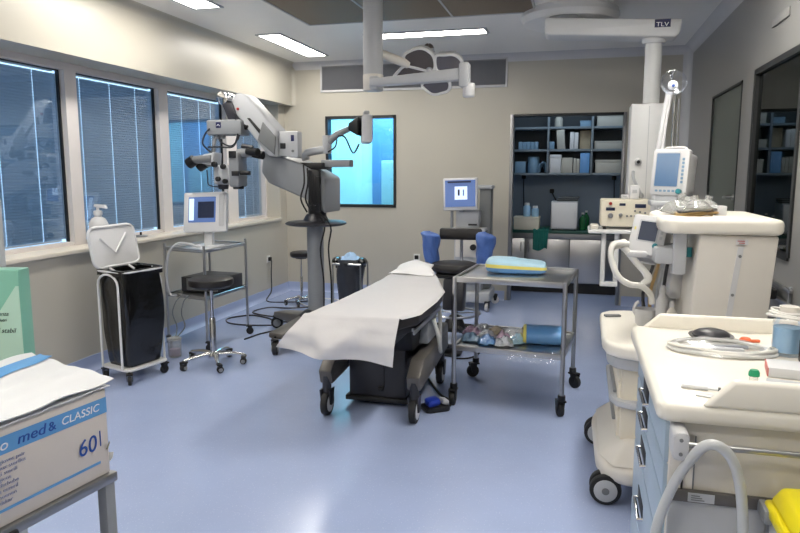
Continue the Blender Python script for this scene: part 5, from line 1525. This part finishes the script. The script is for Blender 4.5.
# white end bracket and steel handle rail
br_ = MB(O).prism(rrect(.262, .302, .85, .928, .014), 1, 1.80, 1.885, .006).build('rail_bracket', 'trim', t)
for z in (.87, .908): MB(O).cyl((.282, 1.803, z), (.282, 1.797, z), .005, n=10).build('screw', 'mgrey', br_)
MB(O).tube([(.285, 1.825, .888), (.6, 1.825, .888), (.95, 1.825, .888)], .008, 12).build('handle_rail', 'steel', t)
for k, (x, y) in enumerate(((.32, 1.84), (.32, 2.54), (.9, 1.84), (.9, 2.54))):
    caster(t, (x - O.x, y - O.y), .038, .03, .5 + k, stem=.10)
# hose over the rail
m = MB((.33, 1.79, .8))
m.tube([(0.228,1.83,0.547), (0.236,1.83,0.636), (0.253,1.83,0.71), (0.28,1.82,0.795), (0.31,1.8,0.863), (0.336,1.785,0.905), (0.366,1.78,0.91), (0.399,1.785,0.88), (0.422,1.79,0.821), (0.436,1.8,0.75), (0.444,1.8,0.668), (0.45,1.8,0.571)], .0135, 14, sm=5)
tag(m.build('suction_hose', 'tube'), 'translucent white hose looped over the rail of the medication cart', 'hose')

# sharps bin on the cart side
t = thing('sharps_bin', 'yellow sharps bin with grey clip at the bottom right corner', 'bin', (.622, 1.71, .525))
O = t.location
SO = MB; S_ = Vector((-.062, -.13, .075))
MB0 = MB
def MB(o=(0, 0, 0)): return MB0(Vector(o) + S_)
MB(O).hull([(x, y, z) for (x, y, z) in ((.452, 1.50, .62), (.70, 1.50, .62), (.452, 1.70, .62), (.70, 1.70, .62), (.445, 1.49, .80), (.71, 1.49, .80), (.445, 1.71, .80), (.71, 1.71, .80))], .015).build('tub', 'lgrey', t)
MB(O).bx(.435, .72, 1.478, 1.718, .795, .83, .012, 3).build('lid_flange', 'yel', t)
ld = MB(O).hull([(.445, 1.49, .83), (.71, 1.49, .83), (.445, 1.71, .83), (.71, 1.71, .83), (.468, 1.51, .878), (.69, 1.51, .888), (.468, 1.69, .878), (.69, 1.69, .888)], .012, 3).build('lid', 'yel', t)
MB(O).bx(.50, .64, 1.54, 1.66, .884, .889, .002).build('lid_opening', 'mgrey', ld)
MB(O).bx(.425, .45, 1.66, 1.735, .78, .82, .008).build('clip', 'grey', t)
MB(O).bx(.45, .72, 1.725, 1.745, .62, .78, .004).build('mounting_bracket', 'steeld', t)
MB = MB0

# on the cart worktop
zt = .991
t = thing('tubing_bag', 'clear bag of coiled white tubing on the medication cart worktop', 'bag', (.49, 2.44, zt), R(-4))
def bagsurf(u, v, top=True):
    a = 2 * PI * u
    rx, ry = .178, .10
    k = v
    x = rx * k * math.cos(a); y = ry * k * math.sin(a)
    z = .006 + (.035 * (1 - k ** 3) + .012 * abs(noise.noise(Vector((x * 18, y * 18, 1)))))
    return (x, y, z if k < .99 else .004)
m = MB(); m.grid(lambda u, v: bagsurf(u, v), 36, 12, 0, True); m.build('clear_film', 'glassclr', t, sharp=25)
for k in range(4):
    m = MB()
    rx, ry = .168 - .012 * (k % 3), .088 - .008 * (k % 2)
    m.tube([(rx * math.cos(a), ry * math.sin(a) + .002 * k, .009 + .009 * (k // 2) + .003 * math.sin(3 * a + k)) for a in [2 * PI * q / 36 for q in range(36)]], .0062, 8, True); m.build('tube_coil', 'tubew', t)
m = MB(); m.bx(-.10, .07, -.012, .012, .004, .016, .004); m.build('white_handpiece', 'trim', t)
m = MB(); m.box((.03, .03, .012), (.12, .02, .012), (0, 0, .2), .004); m.build('grey_clamp', 'grey', t)
t = thing('instrument_dish', 'round steel dish with grey rim behind the clear tubing bag', 'dish', (.485, 2.60, zt))
MB().lathe([(0, 0), (.055, 0), (.07, .012), (.078, .02), (.076, .022), (.066, .014), (.054, .005), (0, .005)], n=32).build('bowl', 'steeld', t)
MB().ell((.0, 0, .022), (.065, .05, .024)).build('dark_instruments', 'charc', t)
t = thing('orange_cap', 'orange cap beside the clear tubing bag on the worktop', 'cap', (.60, 2.60, zt))
MB().lathe([(0, 0), (.018, 0), (.02, .012), (.014, .018), (0, .018)]).build('cap', 'orange', t)
MB().box((.03, .004, .006), (.04, .014, .01), (0, 0, .3), .003).build('tab', 'orange', t)
t = thing('clear_connector', 'clear plastic connector at the right end of the tubing bag', 'connector', (.665, 2.45, zt), .4)
MB().tube([(-.04, 0, .014), (0, 0, .018), (.02, 0, .03), (.03, 0, .05)], .012, 10, sm=3).build('elbow', 'clearp', t)
MB().cyl((-.055, 0, .014), (-.035, 0, .014), .014, n=14).build('collar', 'trim', t)
t = thing('syringe', 'small syringe lying near the front left of the worktop', 'syringe', (.352, 1.985, zt), R(-12))
MB().cyl((-.05, 0, .006), (.02, 0, .006), .006, n=12).build('barrel', 'trim', t)
MB().cyl((.02, 0, .006), (.048, 0, .006), .003, n=8).build('plunger_rod', 'trim', t)
MB().cyl((.045, 0, .006), (.052, 0, .006), .008, n=10).build('thumb_rest', 'charc', t)
o = MB((.36, 1.93, zt)).box((.36, 1.93, zt + .002), (.055, .028, .004), (0, 0, -.3), .001).build('paper_packet', 'trim'); tag(o, 'white paper packet just in front of the small syringe', 'packet')
t = thing('ampoule', 'small clear vial with green cap on the worktop', 'vial', (.512, 2.09, zt))
MB().lathe([(0, 0), (.011, 0), (.012, .004), (.012, .02), (.008, .024), (0, .024)], n=16).build('vial', 'clearp', t)
MB().lathe([(0, .022), (.015, .022), (.015, .032), (.011, .04), (0, .04)], n=16).build('green_cap', mat('cap_green', (24, 150, 104), .35), t)
t = thing('white_carton', 'white carton with red edge at the right end of the worktop', 'box', (.665, 2.20, zt), R(-10))
MB().bx(-.09, .12, -.05, .06, .0, .03, .003).build('body', 'trim', t)
MB().bx(-.0915, -.088, -.05, .06, .002, .028).build('red_end', mat('carton_red', (200, 110, 104), .5), t)
o = MB((.63, 2.08, zt)).box((.63, 2.08, zt + .004), (.17, .06, .007), (0, R(0), -.25), .002).build('folded_leaflet', 'lgrey'); tag(o, 'folded grey-white leaflet in front of the white carton', 'leaflet')
t = thing('blue_bottle', 'clear bottle of pale blue fluid at the right end of the worktop', 'bottle', (.695, 2.46, zt))
MB().lathe([(0, 0), (.043, 0), (.046, .006), (.046, .115), (.036, .13), (.022, .136), (.022, .15), (0, .15)], n=30).build('body', 'glassclr', t)
MB().lathe([(0, .012), (.043, .012), (.0435, .095), (0, .095)], n=30).build('fluid', 'bottleblue', t)
MB().lathe([(0, .146), (.03, .146), (.03, .165), (0, .165)], n=24).build('cap', 'cream', t)
t = thing('white_tube_coil', 'coil of white tube resting on top of the blue fluid bottle', 'tube', (.695, 2.46, zt + .13))
for k in range(3):
    r = .062 - .006 * k
    m = MB(); m.tube([(r * 1.05 * math.cos(a), r * math.sin(a), .004 + .008 * k + .004 * math.sin(2 * a + k)) for a in [2 * PI * q / 30 for q in range(30)]], .0042, 8, True); m.build('coil', 'tubew', t)
t = thing('dark_bottle', 'dark brown bottle at the right edge of the photo on the worktop', 'bottle', (.735, 2.37, zt))
MB().lathe([(0, 0), (.026, 0), (.028, .006), (.028, .07), (.012, .09), (.012, .105), (0, .105)], (0, 0, 0), 22).build('body', mat('brown_glass', (40, 26, 22), .2), t)
MB().lathe([(0, .10), (.014, .10), (.014, .122), (0, .122)], n=16).build('cap', 'black', t)

# right wall rail and cables
t = thing('wall_rail', 'small dark basket and cable on a rail on the right wall', 'rail', (XR, 4.45, .9))
O = t.location
for k, z in enumerate((.85, .93)):
    MB(O).bx(XR - .03, XR - .012, 4.1, 4.75, z, z + .02, .003).build('rail', 'steel', t)
for y in (4.15, 4.7): MB(O).bx(XR - .016, XR, y, y + .03, .84, .96, .003).build('rail_mount', 'grey', t)
MB(O).bx(XR - .12, XR - .03, 4.32, 4.52, .855, .92, .012).build('basket', 'black', t)
MB(O).tube([(XR - .02, 4.48, 1.25), (XR - .03, 4.46, 1.15), (XR - .02, 4.47, 1.05), (XR - .04, 4.45, .92)], .006, 6, sm=4).build('cable', 'rubber', t)
MB(O).bx(XR - .03, XR, 4.46, 4.50, 1.10, 1.15, .006).build('cable_clip', 'taupe', t)
o = MB((XR, 2.9, 2.5)).bx(XR - .012, XR, 4.62, 4.98, 2.52, 2.575, .004).build('wall_plaque', 'wallr'); tag(o, 'narrow grey plaque high on the right wall above the large pane', 'plaque')

# ================================================================ LEFT FOREGROUND: CARTON ON A STEEL CART
u = Vector((.144, .99, 0)).normalized(); n = Vector((-u.y, u.x, 0))      # along the carton front, and away from it
P0 = Vector((-1.196, 1.463, .80))                                        # front right lower corner
RZ = math.atan2(u.y, u.x)
t = thing('steel_cart', 'grey steel cart in the left foreground carrying the glove carton', 'cart', (-1.36, 1.2, 0), RZ)
MI = Matrix.Translation(t.location) @ Matrix.Rotation(RZ, 4, 'Z'); MI.invert()
def L(a, b, z):                                                         # a along u from the corner, b away from the face
    return tuple(MI @ (Vector((P0.x, P0.y, 0)) + u * a + n * b + Vector((0, 0, z))))
def lbox(a0, a1, b0, b1, z0, z1, bv=.004):
    p = Vector(L(a0, b0, z0)); q = Vector(L(a1, b1, z1))
    return MB().bx(min(p.x, q.x), max(p.x, q.x), min(p.y, q.y), max(p.y, q.y), p.z, q.z, bv)
lbox(-.66, .014, -.012, .67, .770, .797).build('top_shelf', 'steeld', t)
for a in (-.64, -.005):
    for b in (.01, .645):
        lbox(a - .02, a + .014, b - .017, b + .017, .10, .775, .006).build('leg', 'grey', t)
        p = L(a, b, 0)
        caster(t, (p[0], p[1]), .04, .028, 1.0 + a, stem=.12)
lbox(-.64, 0, .0, .65, .28, .30).build('lower_shelf', 'steeld', t)
lbox(-.33, -.285, -.02, .0, .755, .785, .006).build('black_clip', 'black', t)
# carton
t = thing('glove_carton', 'white and blue open carton marked 60 on the left foreground cart', 'box', (P0.x, P0.y, .7985), RZ)
MI = Matrix.Translation(t.location) @ Matrix.Rotation(RZ, 4, 'Z'); MI.invert()
CH, CL, CD_ = .232, .56, .285
zb = .7985
def LZ(a, b, z): return L(a, b, zb + z)
lbox(-CL, 0, 0, .008, zb, zb + CH, .002).build('front_wall', 'carton', t)
lbox(-CL, 0, CD_ - .008, CD_, zb, zb + CH, .002).build('rear_wall', 'carton', t)
lbox(-.008, 0, .008, CD_ - .008, zb, zb + CH, .002).build('side_wall', 'carton', t)
lbox(-CL, -CL + .008, .008, CD_ - .008, zb, zb + CH, .002).build('side_wall', 'carton', t)
lbox(-CL + .008, -.008, .008, CD_ - .008, zb, zb + .01, .001).build('bottom', 'carton', t)
lbox(-CL + .01, -.01, .01, CD_ - .01, zb + CH - .02, zb + CH - .012, .001).build('inner_flap', 'cardin', t)
FM = frame(LZ(-CL, -.0006, 0), tuple(Vector(LZ(1, 0, 0)) - Vector(LZ(0, 0, 0))), (0, 0, 1))   # face plane, x from the left end
def face(poly, a, b, m_, nm, par):
    m = MB(); m.prism(poly, 2, a, b); m.bm.transform(FM); return m.build(nm, m_, par)
bd = face([(0, .168), (CL, .168), (CL, .21), (0, .21)], 0, .0006, 'band', 'blue_band', t)
face([(0, .033), (CL - .03, .036), (CL - .03, .043), (0, .040)], 0, .0006, 'band', 'blue_stripe', t)
def ftext(s, x, y, size, m_, sx=1., sh=.0):
    text(s, size, m_, t, FM @ Matrix.Translation((x, y, .0012)), sx=sx, font_shear=sh)
ftext('rauco', CL - .375, .178, .034, 'textw', 1.15, .2)
ftext('med', CL - .262, .178, .036, 'textb', 1.2, .2)
ftext('&', CL - .178, .178, .032, 'textb', 1.1, .0)
ftext('CLASSIC', CL - .142, .180, .028, 'textw', 1.12, .15)
ftext('60', CL - .098, .078, .062, 'textb', .95, .1)
face([(CL - .028, .083), (CL - .025, .083), (CL - .025, .125), (CL - .028, .125)], 0, .0008, 'textb', 'bar_mark', t)
for k in range(8):
    y = .148 - .0135 * k
    ftext(('sterile surgical gloves pair', 'gants chirurgicaux steriles', 'guanti chirurgici sterili', 'guantes quirurgicos', 'operationshandschuhe', 'luvas cirurgicas esteril', 'sterile handschoenen', 'kirurgiska handskar')[k], CL - .40, y, .0125, 'textl', 1.2)
# flaps and a rumpled sheet lying over the top
def flap(u_, v_):
    a = -CL - .01 + (CL + .03) * u_; b = -.012 + (CD_ + .02) * v_
    z = CH + .012 + .012 * u_ + .016 * math.sin(PI * v_) * (.5 + .5 * u_) + .012 * noise.noise(Vector((u_ * 5, v_ * 5, 3))) + .10 * max(0, v_ - .55) ** 1.2
    return LZ(a, b + .01 * noise.noise(Vector((u_ * 4, 0, 9))), z)
m = MB(); m.grid(flap, 40, 24, .003); fl = m.build('top_flap', 'cartonl', t, sharp=60)
m = MB(); m.grid(lambda p, q: tuple(Vector(flap(.40 + .62 * p, .62 + .16 * q + .16 * p)) + Vector((0, 0, .0025))), 30, 6); m.build('blue_band', 'band', fl)
def flap2(u_, v_):
    a = -CL - .01 + (CL + .02) * u_; b = -.008 + .22 * v_
    return LZ(a, b, CH + .002 + .006 * u_ + .01 * v_ + .004 * noise.noise(Vector((u_ * 6, v_ * 3, 1))))
m = MB(); m.grid(flap2, 30, 8, .003); m.build('lower_flap', 'cartonl', t, sharp=60)
# torn corner
m = MB(); m.hull([LZ(.0, -.002, .03), LZ(.012, -.004, .052), LZ(.002, .02, .05), LZ(.004, -.008, .04)]); m.build('torn_corner', 'cartonl', t)
m = MB(); m.hull([LZ(-.012, -.0022, .068), LZ(.002, -.003, .088), LZ(.003, -.002, .08), LZ(-.006, -.003, .066)]); m.build('tear', 'cardin', t)

# green card box behind
rz2 = R(15)
t = thing('green_card', 'mint green printed carton standing behind the glove carton at the left edge', 'box', (-1.80, 1.90, .0), rz2)
t.location = (-1.675, 1.508, .80)
t.location.z = .7975
g0 = Vector((-.22, 0, 0))
GH = .527
MB().bx(-.21, .15, 0, .06, 0.0, GH, .004).build('body', 'mint', t)
m = MB()
m.prism([(-.0, .28), (.14, .48), (.148, .48), (.148, .06), (.04, .20)], 1, -.0012, .001); m.build('pale_print', 'mintl', t)
GM = frame((0, -.0018, 0), (1, 0, 0), (0, 0, 1))
text('Eleganza', .0165, 'textk', t, GM @ Matrix.Translation((.058, .395, 0)), font_shear=.25)
text('Nutri', .012, 'textk', t, GM @ Matrix.Translation((.08, .378, 0)), font_shear=.25)
text('Med stabil', .0195, 'textk', t, GM @ Matrix.Translation((.05, .345, 0)), font_shear=.3)
for k in range(4):
    MB().bx(-.10, .07 - .012 * k, -.0018, 0, .478 - .018 * k, .481 - .018 * k).build('print_line', 'textk', t)

t = thing('floor_pole', 'slim grey pole standing at the left edge behind the green carton', 'pole', (-1.71, 1.66, 0))
MB().lathe([(0, .002), (.12, .002), (.125, .015), (.03, .035), (0, .035)]).build('base', 'mgrey', t)
MB().bx(-.014, .014, -.014, .014, .03, 1.52, .004).build('pole', 'lgrey', t)

# ================================================================ SILL ITEMS, FLOOR CABLES
PB = t = thing('pump_bottle', 'white pump dispenser bottle on the window sill behind the bin lid', 'bottle', (-3.90, 4.82, 1.0))
MB().lathe([(0, 0), (.055, 0), (.062, .01), (.062, .15), (.045, .19), (.022, .205), (.022, .225), (0, .225)], n=26).build('body', 'trim', t)
MB().lathe([(0, .22), (.028, .22), (.028, .25), (.01, .255), (.01, .285), (0, .285)], n=18).build('collar', 'whitep', t)
MB().hull([(-.02, -.014, .28), (-.02, .014, .28), (-.02, -.014, .30), (-.02, .014, .30), (.075, -.01, .268), (.075, .01, .268), (.06, -.012, .297), (.06, .012, .297)], .004).build('spout', 'whitep', t)
PB.scale = (1.25, 1.25, 1.1)
t = thing('window_latch', 'small dark disc with a peg on the window sill right of the bin lid', 'latch', (-3.93, 5.42, 1.0))
MB().lathe([(0, 0), (.06, 0), (.062, .008), (.05, .016), (0, .018)]).build('disc', 'mgrey', t)
MB().cyl((0, 0, .014), (0, 0, .045), .01, n=10).build('peg', 'black', t)

def fcable(name, pts, r, m_, lab, lift=0):
    m = MB((pts[0][0], pts[0][1], 0)); m.tube([(p[0], p[1], (p[2] if len(p) > 2 else r + .002)) for p in pts], r, 6, sm=6); tag(m.build(name, m_), lab, 'cable')
fcable('power_cable', [(XL + .05, 7.79, .48), (XL + .06, 7.75, .30), (XL + .07, 7.72, .1), (-3.68, 7.5, .01), (-3.35, 7.55), (-3.1, 7.7), (-2.95, 7.45), (-3.2, 7.2), (-3.5, 7.15), (-3.55, 6.85), (-3.2, 6.7), (-2.85, 6.75), (-2.7, 6.55)], .008, 'charc', 'dark power cable from the wall socket winding over the floor to the microscope')
fcable('power_cable', [(-2.75, 6.3), (-3.0, 6.32), (-3.3, 6.25), (-3.55, 6.3), (-3.66, 6.5), (-3.5, 6.7), (-3.25, 6.62), (-3.1, 6.5), (-2.9, 6.5)], .008, 'charc', 'looped dark cable on the floor left of the microscope base')
fcable('white_cable', [(-2.9, 7.3), (-3.1, 7.35), (-3.3, 7.62), (-3.15, 7.85), (-2.85, 7.8), (-2.7, 7.5), (-2.6, 7.2), (-2.62, 6.9)], .008, 'trim', 'white cable curling on the floor around the far stool')
fcable('floor_cable', [(-3.05, 5.7), (-3.0, 5.95), (-2.9, 6.1), (-2.75, 6.08), (-2.6, 6.0)], .007, 'rubber', 'thin black cable on the floor between side cart and microscope')
fcable('floor_cable', [(-.86, 5.98), (-.8, 5.8), (-.86, 5.6), (-1.0, 5.55)], .007, 'rubber', 'short black cable on the floor right of the foot pedal')

# ================================================================ LIGHT
def area(name, loc, rot, sx, sy, col, p):
    l = bpy.data.lights.new(name, 'AREA'); l.shape = 'RECTANGLE'; l.size = sx; l.size_y = sy; l.energy = p
    l.color = col
    o = bpy.data.objects.new(name, l); COL.objects.link(o); o.location = loc; o.rotation_euler = rot
    return o
area('corridor_lamp', (-2.8, 9.3, 2.68), (0, 0, 0), 2.0, .6, (.85, .95, 1.), 75)
area('store_lamp', (-.15, 8.8, 2.68), (0, 0, 0), 1.6, .25, (.7, .86, 1.), 6)
area('side_room_lamp', (2.2, 5, 2.68), (0, 0, 0), .6, .6, (.9, 1., .95), 4)
w = bpy.data.worlds.new('World'); SC.world = w
w.use_nodes = True
nt = w.node_tree
bg = nt.nodes['Background']
bg.inputs['Color'].default_value = (.46, .68, .92, 1)
bg.inputs['Strength'].default_value = 2.8

# ================================================================ CAMERA
cam = bpy.data.cameras.new('Camera')
cam.sensor_width = 36
cam.lens = 36 * 672 / 800
cam.clip_start = .05
co = bpy.data.objects.new('Camera', cam)
COL.objects.link(co)
co.location = (0, 0, 1.6)
co.rotation_euler = (R(90 - 8.02), 0, R(14.8))
SC.camera = co
SC.view_settings.view_transform = 'Standard'
SC.view_settings.look = 'None'
SC.view_settings.gamma = 1
SC.view_settings.use_curve_mapping = False
SC.view_settings.exposure = 0.5
